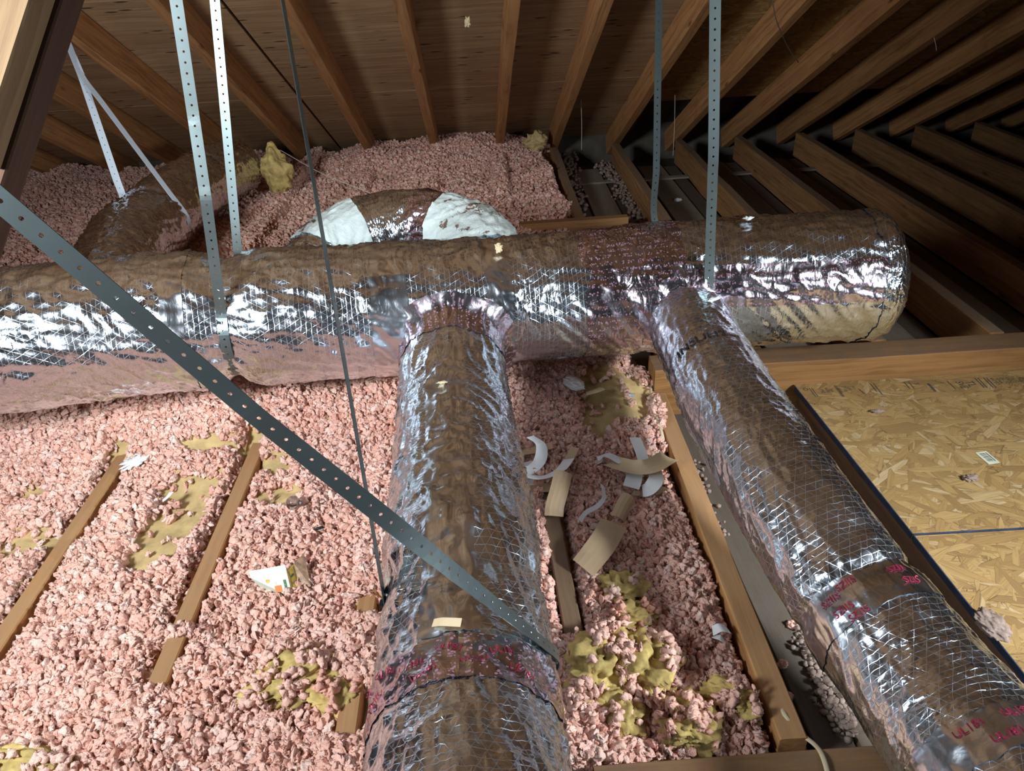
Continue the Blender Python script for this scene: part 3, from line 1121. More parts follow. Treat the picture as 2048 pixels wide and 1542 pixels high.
elb = Duct('elbow_duct', [(-.02, 2.16, .36), (-.03, 2.32, .39), (-.10, 2.50, .405), (-.26, 2.60, .415), (-.42, 2.60, .41), (-.56, 2.52, .375), (-.63, 2.38, .32), (-.65, 2.2, .28)],
           [.125, .125, .125, .128, .128, .125, .12, .115], 57, M['foil_cap'], amp=1.2)
elb.body(110)
tag(elb.root, 'curved foil elbow duct with white mastic cloth bands behind the trunk duct', 'duct')
ue = lambda x: elb.u_of((x, 2.58, .41))
o = elb.section('mastic_band', elb.u_of((-.03, 2.25, .38)), ue(-.17), M['mastic'], off=0.004, edge_wob=0.004)
o['label'] = 'white mastic cloth band'
o = elb.section('mastic_band', ue(-.46), elb.u_of((-.595, 2.47, .355)), M['mastic'], off=0.004, edge_wob=0.006)
o['label'] = 'white mastic cloth band'
o = elb.section('foil_tape', ue(-.17), ue(-.28), M['foil_tape'], off=0.003)
o['label'] = 'purple printed foil tape'

lef = Duct('far_duct', [(-1.25, 2.1, .30), (-1.36, 2.5, .30), tuple(PY(258, 488, 2.95)), tuple(PY(300, 455, 3.2)), tuple(PY(342, 412, 3.5)), tuple(PY(400, 370, 3.85)), tuple(PY(442, 345, 4.1)), tuple(PY(470, 334, 4.28))],
           [.145, .148, .15, .155, .155, .15, .15, .15], 71, M['foil_soft'], rib=0.0006, amp=1.3)
lef.pinches = [(lef.u_of(PY(310, 445, 3.27)), 0.015, 0.03, 0, 0)]
lef.body(110)
tag(lef.root, 'dusty foil duct leading back to the eave on the left', 'duct')
o = lef.section('end_cloth', lef.L - 0.10, lef.L - 0.002, M['mastic'], off=0.012, th0=math.radians(-190), th1=math.radians(-95), edge_wob=0.02)
o['label'] = 'loose pale cloth at the duct end'
ue_ = lef.u_of(PY(405, 365, 3.88))
band(lef, ue_, ue_ + 0.02, M['foil_smooth'])

# ================================================================== STRAPS
SW = 0.027


def strap(name, P, Wv, label, mat='strap', width=SW, holes=0.0225, group=None, smooth=True, hole_r=0.0027):
    o = ribbon(name, P, Wv, width, M[mat], holes=holes, thick=0.0012, smooth=smooth, hole_r=hole_r)
    tag(o, label, 'strap', group)
    return o


def dense(P, W, n=6):
    """straight runs stay straight: insert points on every long segment"""
    oP, oW = [], []
    for i in range(len(P) - 1):
        a, b = np.array(P[i], float), np.array(P[i + 1], float)
        wa, wb = np.array(W[i], float), np.array(W[i + 1], float)
        k = 1 if np.linalg.norm(b - a) < 0.2 else n
        for t in range(k):
            oP.append(a + (b - a) * t / k)
            oW.append(wa + (wb - wa) * t / k)
    oP.append(np.array(P[-1], float))
    oW.append(np.array(W[-1], float))
    return oP, oW


def to_roof(a, b):
    """extend the line a->b up to the rafters' underside"""
    a, b = np.array(a), np.array(b)
    d = b - a
    # roof: z + TAN*Y = ZF + EAVE*TAN
    k = ZF + EAVE * TAN
    t = (k - a[2] - TAN * a[1]) / (d[2] + TAN * d[1])
    return a + d * t


def around(d, u, ths, off=0.0015):
    return [d.surf(np.array(u), np.array(math.radians(t)), off) for t in ths]


# strap round the trunk duct, left
loop = around(main, u_str, (62, 80, 100, 125, 150, 180, 210, 240, 262))
front_top = to_roof(loop[0], PY(350, 0, 1.86))
back_top = to_roof(loop[-1], PY(430, 0, 2.22))
back0 = PY(475, 497, 2.14)
P = [front_top, PY(385, 220, 1.84), PY(412, 400, 1.81)] + loop + [back0, back_top]
Wv = [(1, .15, 0)] * 3 + [(1, .1, 0)] * len(loop) + [(1, -.1, 0)] * 2
strap('hanging_strap', *dense(P, Wv), 'perforated steel strap looped under the left part of the trunk duct')
# strap round the trunk duct, right
us2 = main.u_of((.60, 2.085, .36))
loop = around(main, us2, (66, 85, 105, 130, 155, 180, 210, 240, 265, 285))
front_top = to_roof(loop[0], PY(1427, 0, 1.93))
back_top = to_roof(PY(1311, 447, 2.28), PY(1318, 0, 2.36))
P = [front_top, PY(1427, 300, 1.90)] + loop + [PY(1311, 447, 2.28), back_top]
Wv = [(1, 0, 0)] * 2 + [(1, 0, 0)] * len(loop) + [(1, .6, 0)] * 2
strap('hanging_strap', *dense(P, Wv), 'perforated steel strap hung round the right part of the trunk duct')
# strap round the middle branch, its long leg crossing the view
us3 = cen.u_of((-.1, 1.03, .2))
us3b = cen.u_of((-.1, .865, .18))
lp = [cen.surf(np.array(us3 + (us3b - us3) * k / 6), np.array(math.radians(t)), 0.002 + .001 * k) for k, t in enumerate((82, 115, 150, 190, 230, 270, 306))]
top = to_roof(lp[0], PY(565, 0, 1.12))
vw = ray(400, 600)
dg = PD(0, 400, .74) - lp[-1]
wdiag = np.cross(dg, vw)
wdiag /= np.linalg.norm(wdiag)
dn = np.cross(dg, wdiag)
dn /= np.linalg.norm(dn)
wdiag = max((wdiag * math.cos(a) + dn * math.sin(a) for a in (-.5, .5)), key=lambda w_: -np.cross(dg, w_)[0] * np.sign(np.dot(np.cross(dg, w_), -vw)))
mid = PD(515, 834, .90)
end = PD(0, 400, .74) + (PD(0, 400, .74) - mid) * .7
P = [top] + lp + [mid, PD(-4, 397, .738), end]
Wv = [(-.12, 1, 0)] + [(0, 1, 0)] * 6 + [(-.05, 1, 0)] + [wdiag] * 3
if wdiag[1] < 0:
    Wv[-3:] = [-wdiag] * 3
strap('hanging_strap', *dense(P, Wv, 10), 'long perforated steel strap slanting close across the view to the middle branch duct')
# white strap of the far duct
uu = lef.u_of(PY(310, 445, 3.27))
lp = [lef.surf(np.array(uu - .05 + .1 * k / 9), np.array(math.radians(t)), .0015) for k, t in enumerate((78, 100, 125, 150, 180, 210, 240, 262, 285, 310))][::-1]
topw = PY(135, 85, 3.35)
t2 = PY(162, 150, 3.38)
P = [topw, t2, PY(247, 400, 3.32)] + lp[1:-1] + [lp[-1], t2 + np.array([.004, -.004, 0]), topw + np.array([.004, -.004, 0])]
Wv = [(.3, 1, 0), (.6, .8, 0), (1, .2, 0)] + [(.15, 1, 0)] * (len(lp) - 2) + [(.1, 1, .1), (.3, 1, 0), (.3, 1, 0)]
strap('hanging_strap', *dense(P, Wv), 'pale strap hung in a V round the far left duct', 'strap_white', 0.03, 0.03, hole_r=0.002)

# black cable tie where the strap meets the middle branch
p = cen.surf(np.array(us3), np.array(math.radians(84)), 0.006)
bm = bmesh.new()
bmesh.ops.create_cube(bm, size=1)
for v in bm.verts:
    v.co = Vector((v.co.x * .010, v.co.y * .016, v.co.z * .009))
bmesh.ops.bevel(bm, geom=bm.edges[:], offset=0.0015, segments=2, affect='EDGES')
me = bpy.data.meshes.new('tie')
bm.to_mesh(me)
bm.free()
tie = link('cable_tie', me, M['black'])
tie.location = p
tag(tie, 'small black clip where the strap meets the middle branch duct', 'clip')
tail = tube('tie_tail', [(0, 0, 0), (.008, -.004, .008), (.018, -.004, .009)], 0.0012, M['black'], tie)

# ================================================================== NEAR BRACE, top left
A = PD(122, -60, .80)
B = PD(-6, 335, .80)
ax = Vector(A - B).normalized()
nrm = Vector((-.30, -.90, -.30))
nrm = (nrm - nrm.dot(ax) * ax).normalized()
wv = ax.cross(nrm).normalized()
if wv.x > 0:
    wv = -wv
Wb, Tb = 0.12, 0.036
lo = Vector(PD(-2, 318, .80))
lo -= Vector((0.022, 0, 0))
hi = lo + ax * 1.3
ctr = wv * (Wb / 2) - nrm * (Tb / 2)
br = board('timber_brace', lo + ctr, hi + ctr, Wb, Tb, M['brace'], None, nrm, 0.0, 0.002)
tag(br, 'pale cut timber brace close in the upper left corner', 'timber')
ctr2 = wv * (Wb / 2 - 0.004) - nrm * (Tb + 0.02)
br2 = board('timber_brace', lo - ax * 0.5 + ctr2, hi + ctr2, Wb, 0.036, M['brace_dark'], None, nrm, 0.0, 0.002)
tag(br2, 'dark timber brace right behind the pale one in the upper left', 'timber')

# ================================================================== INSULATION
# exposed joist tops: x centre, Y range
EXPOSE = [(-1.163, 1.10, 1.93), (-0.76, 1.20, 1.95), (-0.76, 1.04, 1.17), (-0.337, .90, 1.02), (-0.337, 1.2, 1.26), (0.12, 1.10, 1.60), (0.50, 0.3, 1.82), (-0.757, 3.0, 3.85)]
# bare patches: pixel centre, half sizes in m, rotation
PATCH = [((340, 1050), .10, .14, -.35), ((300, 1110), .075, .08, 0), ((385, 975), .09, .06, .4), ((420, 915), .09, .035, .0), ((555, 935), .06, .05, 0), ((550, 1000), .08, .045, 0),
         ((70, 985), .05, .035, 0), ((40, 1095), .10, .07, .2), ((1225, 800), .11, .17, .1), ((1190, 850), .05, .09, .1), ((1280, 740), .05, .04, 0), ((1240, 1180), .04, .06, 0)]
patches = []
for (pp, a, b, r) in PATCH:
    c = PZ(pp[0], pp[1], -0.01)
    patches.append((c[0], c[1], a, b, r))
TUFTS = [((590, 1345), .085, .05, .035, 'bright yellow fiberglass tuft poking from pink insulation left of the middle branch', 'yellow'),
         ((655, 1385), .05, .035, .028, 'small yellow tuft beside the bright yellow one', 'yellow'),
         ((1195, 1330), .075, .06, .055, 'large dull yellow fiberglass tuft right of the middle branch', 'yellow'),
         ((1290, 1320), .07, .05, .045, 'yellow fiberglass roll next to the large dull tuft', 'yellow'),
         ((1240, 1400), .06, .04, .03, 'flattened yellow tuft below the large dull one', 'yellow'),
         ((1375, 1440), .05, .055, .045, 'rounded yellow tuft near the lower header board', 'yellow'),
         ((1462, 1395), .03, .05, .035, 'bright crumbly yellow tuft against the right joist', 'yellow'),
         ((1245, 1170), .045, .04, .03, 'olive yellow tuft half buried below the tape backing strips', 'yellow'),
         ((1265, 1225), .05, .03, .025, 'yellow wisps just below the olive tuft', 'yellow'),
         ((60, 1532), .09, .03, .03, 'yellow tuft at the bottom left edge', 'yellow')]


def under(x, y):
    """footprint of ducts resting low, to keep the fluff below them"""
    z = np.full(np.shape(x), 9.0)
    for d in (main, cen, rig, lef, elb):
        P_ = d.path.P[::6]
        for q in P_:
            dd = np.hypot(x - q[0], y - q[1])
            m_ = dd < q[3]
            zz = q[2] - np.sqrt(np.clip(q[3] ** 2 - dd ** 2, 0, None))
            z = np.where(m_, np.minimum(z, zz), z)
    return z


def height(x, y):
    h = -0.014 + 0.055 * fbm(x * 3.1 + 20, y * 3.1 + 20, 5, 4) + 0.045 * fbm(x * 9 + 3, y * 9 + 7, 9, 3)
    lf = sstep(0.15, -0.1, x)
    fw = 1 - sstep(2.5, 3.4, y)
    h = h + fw * (lf * 0.12 * sstep(1.72, 2.05, y) + (1 - lf) * 0.05 * sstep(1.7, 2.1, y))
    far_ = sstep(2.2, 2.9, y)
    h = h + far_ * (0.055 + 0.12 * fbm(x * 2.3 + 4, y * 2.3, 15, 3) + 0.02 * sstep(3.6, 4.8, y))
    h = h - 0.03 * sstep(0.35, 0.47, x) * (1 - far_)
    # lumps between rafters at the eave
    h = h + 0.06 * sstep(4.3, 4.9, y) * ridge(x * 2.4 + .5, 0 * x, 33)
    h = h - 0.05 * sstep(-1.5, -2.2, x) * (1 - fw)
    return h


def expo(x, y):
    e = np.zeros(np.shape(x))
    for (xc, y0, y1) in EXPOSE:
        wob = 0.010 * (vnoise(y * 22, xc * 9 + 0 * y, 4) - .5)
        far_ = xc == -0.757 and y0 > 2.5
        wd = 0.045 if not far_ else 0.06
        if far_:
            xx = xc - (3.85 - y) * 0.02
        else:
            xx = xc
        m_ = sstep(wd, wd - 0.016, np.abs(x - xx + wob)) * sstep(y0 - .02, y0 + .02, y) * sstep(y1 + .02, y1 - .03, y)
        e = np.maximum(e, m_)
    return e


def bare(x, y):
    e = np.zeros(np.shape(x))
    for (cx, cy, a, b, r) in patches:
        dx, dy = x - cx, y - cy
        xr = dx * math.cos(r) + dy * math.sin(r)
        yr_ = -dx * math.sin(r) + dy * math.cos(r)
        q = np.hypot(xr / a, yr_ / b) + 0.9 * fbm(x * 16, y * 16, 44, 3)
        e = np.maximum(e, sstep(1.08, 0.92, q))
    return e


def field(name, x0, x1, y0, y1, step, dens, size, label, seed, keep=None):
    nx, ny = int((x1 - x0) / step) + 1, int((y1 - y0) / step) + 1
    X, Y = np.meshgrid(np.linspace(x0, x1, nx), np.linspace(y0, y1, ny))
    H = height(X, Y)
    e = expo(X, Y)
    b = bare(X, Y)
    jm = np.zeros(H.shape)
    for xj in (-2.39, -1.98, -1.57, -1.163, -0.76, -0.34, 0.105, 0.50):
        jm = np.maximum(jm, sstep(.045, .03, np.abs(X - xj)))
    jm = jm * (Y < 2.1)
    H = np.where(jm > .3, np.maximum(H, .004 * jm), H)
    jf = (Y > 2.1) & ((np.abs(X + .35) < .04) | (np.abs(X - .06) < .04) | (np.abs(X + 1.165) < .04) | ((np.abs(X + .757) < .04) & (e < .2)))
    H = np.where(jf, np.maximum(H, ZF + .006), H)
    H = H - 0.055 * e - 0.018 * b
    fz = sstep(2.2, 2.6, Y)
    H = np.minimum(H, under(X, Y) - 0.012)
    Dn = (1 - np.clip(e * 1.3, 0, 1)) * (1 - 0.96 * b)
    if keep is not None:
        k = keep(X, Y)
        Dn = Dn * k
        H = np.where(k < 0.5, H - 0.1, H)
    # nothing hidden from every possible view behind or under the camera
    V = np.stack([X, Y, H], -1).reshape(-1, 3)
    fs = [(j * nx + i, j * nx + i + 1, (j + 1) * nx + i + 1, (j + 1) * nx + i) for j in range(ny - 1) for i in range(nx - 1)]
    me = mesh(name, V, fs)
    at = me.attributes.new('dens', 'FLOAT', 'POINT')
    at.data.foreach_set('value', Dn.ravel().astype(np.float32))
    o = link(name, me, M['batt'], None, True)
    o['kind'] = 'stuff'
    tag(o, label, 'insulation', None, 'stuff')
    md = o.modifiers.new('clumps', 'NODES')
    md.node_group = scatter_tree(dens, size, seed)
    return o


def scatter_tree(dens, size, seed, mat=None, sub=3, real=False):
    t = bpy.data.node_groups.new('clump_scatter', 'GeometryNodeTree')
    t.interface.new_socket(name='Geometry', in_out='INPUT', socket_type='NodeSocketGeometry')
    t.interface.new_socket(name='Geometry', in_out='OUTPUT', socket_type='NodeSocketGeometry')
    N, Lk = t.nodes, t.links
    gi, go = N.new('NodeGroupInput'), N.new('NodeGroupOutput')
    na = N.new('GeometryNodeInputNamedAttribute')
    na.data_type = 'FLOAT'
    na.inputs[0].default_value = 'dens'
    mu_ = N.new('ShaderNodeMath')
    mu_.operation = 'MULTIPLY'
    Lk.new(na.outputs[0], mu_.inputs[0])
    mu_.inputs[1].default_value = dens
    dp = N.new('GeometryNodeDistributePointsOnFaces')
    Lk.new(gi.outputs[0], dp.inputs['Mesh'])
    Lk.new(mu_.outputs[0], dp.inputs['Density'])
    dp.inputs['Seed'].default_value = seed
    jn = N.new('GeometryNodeJoinGeometry')
    for k in range(6):
        ic = N.new('GeometryNodeMeshIcoSphere')
        ic.inputs['Radius'].default_value = size
        ic.inputs['Subdivisions'].default_value = sub
        pos = N.new('GeometryNodeInputPosition')
        off_ = N.new('ShaderNodeVectorMath')
        off_.operation = 'ADD'
        Lk.new(pos.outputs[0], off_.inputs[0])
        off_.inputs[1].default_value = (k * 3.1, k * 1.7, k * 0.9)
        no = N.new('ShaderNodeTexNoise')
        Lk.new(off_.outputs[0], no.inputs['Vector'])
        no.inputs['Scale'].default_value = 1.15 / size
        no.inputs['Detail'].default_value = 2.0
        sb = N.new('ShaderNodeVectorMath')
        sb.operation = 'SUBTRACT'
        Lk.new(no.outputs['Color'], sb.inputs[0])
        sb.inputs[1].default_value = (0.5, 0.5, 0.5)
        sc = N.new('ShaderNodeVectorMath')
        sc.operation = 'SCALE'
        Lk.new(sb.outputs[0], sc.inputs[0])
        sc.inputs['Scale'].default_value = size * 2.2
        sp = N.new('GeometryNodeSetPosition')
        Lk.new(ic.outputs[0], sp.inputs['Geometry'])
        Lk.new(sc.outputs[0], sp.inputs['Offset'])
        ss = N.new('GeometryNodeSetShadeSmooth')
        Lk.new(sp.outputs[0], ss.inputs[0])
        ss.inputs['Shade Smooth'].default_value = True
        sm = N.new('GeometryNodeSetMaterial')
        Lk.new(ss.outputs[0], sm.inputs[0])
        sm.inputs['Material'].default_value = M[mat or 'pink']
        g2 = N.new('GeometryNodeGeometryToInstance')
        Lk.new(sm.outputs[0], g2.inputs[0])
        Lk.new(g2.outputs[0], jn.inputs[0])
    ip = N.new('GeometryNodeInstanceOnPoints')
    Lk.new(dp.outputs['Points'], ip.inputs['Points'])
    Lk.new(jn.outputs[0], ip.inputs['Instance'])
    ip.inputs['Pick Instance'].default_value = True
    rr = N.new('FunctionNodeRandomValue')
    rr.data_type = 'FLOAT_VECTOR'
    rr.inputs[0].default_value = (0, 0, 0)
    rr.inputs[1].default_value = (6.28, 6.28, 6.28)
    Lk.new(rr.outputs[0], ip.inputs['Rotation'])
    rs = N.new('FunctionNodeRandomValue')
    rs.data_type = 'FLOAT_VECTOR'
    rs.inputs[0].default_value = (0.5, 0.45, 0.4)
    rs.inputs[1].default_value = (1.75, 1.5, 1.2)
    rs.inputs['Seed'].default_value = 5
    Lk.new(rs.outputs[0], ip.inputs['Scale'])
    # lift some of the clumps a little so the surface is loose
    rl = N.new('FunctionNodeRandomValue')
    rl.data_type = 'FLOAT_VECTOR'
    rl.inputs[0].default_value = (0, 0, -size * 0.3)
    rl.inputs[1].default_value = (0, 0, size * 1.7)
    rl.inputs['Seed'].default_value = 9
    sp2 = N.new('GeometryNodeSetPosition')
    Lk.new(dp.outputs['Points'], sp2.inputs['Geometry'])
    Lk.new(rl.outputs[0], sp2.inputs['Offset'])
    Lk.new(sp2.outputs[0], ip.inputs['Points'])
    jo = N.new('GeometryNodeJoinGeometry')
    if real:
        rz = N.new('GeometryNodeRealizeInstances')
        Lk.new(ip.outputs[0], rz.inputs[0])
        Lk.new(rz.outputs[0], jo.inputs[0])
    else:
        Lk.new(ip.outputs[0], jo.inputs[0])
    Lk.new(gi.outputs[0], jo.inputs[0])
    Lk.new(jo.outputs[0], go.inputs[0])
    return t


field('blown_insulation', -2.6, -0.12, 0.25, 2.25, 0.014, 11000, 0.0094, 'loose pink blown insulation left of the middle branch duct', 1)
field('blown_insulation', -0.12, 0.56, 0.55, 2.25, 0.014, 11000, 0.0094, 'loose pink blown insulation between the two branch ducts', 2,
      keep=lambda x, y: sstep(0.475, 0.455, x + 0.02 * vnoise(y * 14, 0 * y, 8) - .035 * sstep(1.82, 1.87, y)) * sstep(.80, .83, y))
field('blown_insulation', -3.6, 0.46, 2.25, 5.3, 0.025, 6500, 0.0115, 'loose pink blown insulation behind the trunk duct under the rafters', 3,
      keep=lambda x, y: sstep(0.42, 0.38, x - 0.12 * (vnoise(y * 5, 0 * y, 8) - .6)))


def crumbs(name, pts, label, size=0.009):
    """a drift of loose crumbs nobody could count"""
    X = np.array(pts)
    bm = bmesh.new()
    for (x, y, z) in pts:
        s_ = size * random.uniform(.6, 1.4)
        r = bmesh.ops.create_icosphere(bm, subdivisions=1, radius=s_)
        for v in r['verts']:
            v.co = Vector((v.co.x * random.uniform(.7, 1.3) + x, v.co.y * random.uniform(.7, 1.3) + y, v.co.z * random.uniform(.6, 1.1) + z))
    me = bpy.data.meshes.new(name)
    bm.to_mesh(me)
    bm.free()
    o = link(name, me, M['clumpgrey'], None, True)
    return tag(o, label, 'insulation', None, 'stuff')


def drift(pairs, z, spread, n):
    out = []
    for k in range(n):
        i = random.randrange(len(pairs) - 1)
        t = random.random()
        a, b = PZ(*pairs[i], z), PZ(*pairs[i + 1], z)
        p = a + (b - a) * t
        out.append((p[0] + random.gauss(0, spread), p[1] + random.gauss(0, spread), z + abs(random.gauss(0, .008))))
    return out


crumbs('insulation_crumbs', drift([(1205, 330), (1240, 370), (1290, 450)], -0.055, .03, 420) + drift([(1140, 310), (1150, 370), (1160, 430)], -0.055, .025, 160),
       'greyish pink crumbs beside the first bare joist behind the trunk duct', .011)
crumbs('insulation_crumbs', drift([(1600, 1270), (1650, 1390), (1700, 1470)], -0.082, .011, 330) + drift([(1385, 930), (1400, 1000), (1430, 1060)], -0.08, .016, 110),
       'greyish pink crumbs on the planks left of the right-hand branch duct', .0065)


def PS(px, py, lift=0.012):
    z = 0.0
    for _ in range(6):
        p = PZ(px, py, z)
        z = float(height(np.array(p[0]), np.array(p[1]))) + lift
    return PZ(px, py, z)


# ------------------------------------------------------------------ blobs of fluff
def fuzz(o, dens, size, seed, mat):
    me = o.data
    at = me.attributes.new('dens', 'FLOAT', 'POINT')
    n = len(me.vertices)
    co = np.zeros(n * 3)
    me.vertices.foreach_get('co', co)
    co = co.reshape(-1, 3)
    v = sstep(.5, .62, vnoise(co[:, 0] * 38 + seed, co[:, 1] * 38, seed))
    at.data.foreach_set('value', v.astype(np.float32))
    md = o.modifiers.new('clumps', 'NODES')
    md.node_group = scatter_tree(dens, size, seed, mat, 2, True)


def blob(name, loc, sx, sy, sz, mat, label, cat, seed, rough=0.35, sub=4, group=None, rot=0.0, fs=3.0):
    bm = bmesh.new()
    bmesh.ops.create_icosphere(bm, subdivisions=sub, radius=1)
    co = np.array([v.co for v in bm.verts])
    d = fbm(co[:, 0] * fs + seed * 3 + 40, co[:, 1] * fs + co[:, 2] * fs * 1.3 + 40, seed, 4) + 0.7 * fbm(co[:, 2] * fs * 1.5 + 60, co[:, 0] * fs * .9 + seed + 60, seed + 5, 3)
    for v, q in zip(bm.verts, d):
        v.co = v.co * (1 + rough * float(q) * 2)
        v.co = Vector((v.co.x * sx, v.co.y * sy, v.co.z * sz))
    me = bpy.data.meshes.new(name)
    bm.to_mesh(me)
    bm.free()
    o = link(name, me, mat, None, True)
    o.location = tuple(loc)
    o.rotation_euler = (0, 0, rot)
    return tag(o, label, cat, group)


for i, (pp, sx, sy, sz, lab, mt) in enumerate(TUFTS):
    c = PS(pp[0], pp[1], 0.034 if i < 2 else 0.026)
    o = blob('insulation_tuft', (c[0], c[1], c[2] - .010), sx * 1.08, sy * 1.12, sz * .95, M[mt], lab, 'insulation', 100 + i, 0.5, 5, rot=random.uniform(0, 3), fs=3.2)
    fuzz(o, 6500, .0078, i, 'pink')
c = PY(552, 342, 4.25)
blob('insulation_tuft', c, .085, .05, .13, M['yellow'], 'yellow fiberglass wad at the eave beside the far duct end', 'insulation', 140, 0.4, 5, fs=1.6)
c = PY(1072, 283, 5.0)
blob('insulation_tuft', c, .07, .05, .06, M['batt'], 'grey-green tuft at the eave on the right end of the pink insulation', 'insulation', 141, 0.5, 4)
c = PS(1147, 766, .028)
blob('fluff_pad', c, .028, .043, .016, M['fluff_white'], 'fuzzy white fluff pad under the trunk duct', 'fluff', 150, 0.2, 5, rot=.5)
c = PS(270, 922, .022)
blob('fluff_scrap', c, .022, .03, .008, M['fluff_white'], 'white fluff scrap beside the leftmost bare joist', 'fluff', 151, 0.8, 4, rot=-.6)
c = PS(1263, 790, .02)
blob('fluff_scrap', c, .010, .008, .006, M['paper'], 'small white scrap on the bare batt under the trunk duct', 'fluff', 152, 0.5, 3)
c = PZ(1355, 400, -.055)
blob('fluff_scrap', c, .022, .018, .01, M['paper'], 'white scrap lying on the planks behind the trunk duct', 'fluff', 153, 0.6, 3)
c = PZ(1338, 876, -.03)
blob('fluff_scrap', c, .012, .022, .012, M['paper'], 'white crumpled scrap beside the right joist', 'fluff', 154, 0.8, 3)
c = main.surf(main.u_of((.0, 2.07, .35)), np.array(math.radians(22)), .004)
blob('fluff_scrap', PY(997, 496, 1.99), .010, .006, .012, M['kraft_light'], 'beige foam scrap stuck on the trunk duct top', 'scrap', 155, 0.7, 4)
blob('fluff_scrap', PY(1496, 437, 2.06) + np.array([0, 0, .0]), .012, .006, .005, M['fluff_white'], 'white feathery scrap on the trunk duct top right', 'scrap', 156, 1.0, 4)
blob('fluff_scrap', PY(935, 45, 3.35) , .012, .010, .02, M['kraft_light'], 'pale flake hanging from the roof sheathing', 'scrap', 157, 0.8, 3)
for (pp, lab, s_) in (((1565, 1328), 'upper of the two pink clumps on the grey planks', .0105), ((1574, 1392), 'lower of the two pink clumps on the grey planks', .0115), ((1585, 1250), 'pink clump tucked at the left flank of the right-hand branch duct', .013)):
    c = PZ(pp[0], pp[1], -.078)
    blob('insulation_clump', c, s_ * 1.1, s_ * .9, s_ * .8, M['pink'], lab, 'insulation', int(pp[0]), 0.3, 4)
c = PZ(1988, 1252, .010)
blob('debris_clump', c, .030, .036, .012, M['clumpgrey'], 'grey-pink debris clump on the nearer strand board', 'debris', 161, 0.5, 5, fs=2.2)
c = PZ(1755, 822, .006)
blob('debris_clump', c, .02, .006, .005, M['clumpgrey'], 'small pale wisp on the far strand board near the stamps', 'debris', 162, 0.7, 4)
c = PZ(1940, 955, .006)
blob('debris_clump', c, .016, .010, .006, M['clumpgrey'], 'small pink crumb by the bar code label', 'debris', 163, 0.9, 4)
c = PS(638, 1056, .024)
blob('debris_clump', c, .014, .004, .003, M['black'], 'small black scrap on the pink insulation', 'debris', 164, 0.5, 3, rot=.3)

c = rig.surf(np.array(rig.u_of((.545, 1.86, .31))), np.array(-.35), .003)
blob('fluff_scrap', c, .020, .006, .004, M['fluff_white'], 'white fluff wisp stuck on the upper part of the right-hand branch duct', 'scrap', 171, 0.8, 4, rot=.5)
c = cen.surf(np.array(cen.u_of((-.13, 1.58, .23))), np.array(.12), .003)
blob('fluff_scrap', c, .012, .005, .003, M['kraft_light'], 'beige speck on top of the middle branch duct', 'scrap', 172, 0.6, 3, rot=.2)

# ------------------------------------------------------------------ glass bulb
c = PS(587, 1006, .030)
bm = bmesh.new()
bmesh.ops.create_uvsphere(bm, u_segments=32, v_segments=20, radius=.020)
for v in bm.verts:
    if v.co.x > .008:
        v.co.y *= 1 - (v.co.x - .008) * 40
        v.co.z *= 1 - (v.co.x - .008) * 40
me = bpy.data.meshes.new('bulb')
bm.to_mesh(me)
bm.free()
bulb = link('glass_bulb', me, M['glass'], None, True)
bulb.location = c
tag(bulb, 'small clear glass bulb nestled in pink insulation', 'bulb')
cap = tube('bulb_cap', [(.012, 0, 0), (.022, 0, -.002)], .007, M['nail'], bulb, 14)

# ------------------------------------------------------------------ tape backing strips
def strip(pts, width, mat, label, tilt=(0, 0, 0), curl=0.0, cat='paper strip', wv=None):
    P_ = [PZ(x, y, z) if pts[0][0] > 1420 else PS(x, y, z + .004) for x, y, z in pts]
    W_ = []
    for i in range(len(P_)):
        t = P_[min(i + 1, len(P_) - 1)] - P_[max(i - 1, 0)]
        if wv is None:
            n = np.cross(t, [0, 0, 1.0])
            n /= np.linalg.norm(n)
            n = n + np.array(tilt)
        else:
            n = np.array(wv, float)
        W_.append(n)
    o = ribbon('tape_backing', P_, W_, width, M[mat], None, None, 0.0006, True, 28, curl)
    return tag(o, label, cat)


strip([(1030, 905, .02), (1070, 900, .035), (1105, 890, .05)], .045, 'kraft', 'tan backing strip topmost in the pile beside the middle branch', (0, 0, .2))
strip([(1060, 873, .075), (1082, 890, .07), (1080, 920, .055), (1060, 940, .045), (1030, 950, .04)], .034, 'paper', 'white curled backing strip topmost beside the middle branch', (.2, .1, .3))
strip([(1045, 950, .045), (1085, 955, .055), (1120, 940, .065), (1138, 918, .06)], .036, 'paper', 'white backing strip curving right in the pile beside the middle branch', (0, .2, .35))
strip([(1125, 940, .03), (1140, 915, .035), (1150, 895, .04)], .03, 'kraft', 'short tan strip end behind the white curved strip', (0, 0, .3))
strip([(1040, 965, .02), (1080, 975, .035), (1125, 970, .03)], .05, 'kraft', 'wide tan strip beneath the white ones in the pile', (0, 0, .2))
strip([(1128, 942, .085), (1120, 975, .07), (1110, 1010, .05), (1108, 1032, .03)], .048, 'kraft', 'long tan strip standing over the dark bare joist', (.1, 0, .25), .006)
strip([(1055, 1000, .02), (1062, 960, .03), (1050, 925, .03)], .04, 'paper', 'pale strip flattened against the middle branch duct', (.1, 0, .2))
strip([(1270, 875, .05), (1282, 905, .055), (1288, 925, .05)], .034, 'paper', 'white strip poking up above the pale tan strip', (0, 0, .2))
strip([(1222, 925, .04), (1260, 935, .065), (1300, 935, .07), (1338, 915, .065)], .056, 'kraft_light', 'pale tan strip lying across the white ones near the right joist', (0, .1, -.1), -.006)
strip([(1195, 918, .035), (1215, 910, .045), (1245, 925, .05)], .03, 'paper', 'thin white strip pointing left from under the pale tan strip', (0, 0, .2))
strip([(1268, 935, .05), (1268, 955, .055), (1262, 975, .04)], .044, 'paper', 'left of the two white strip ends below the pale tan strip', (0, 0, .1))
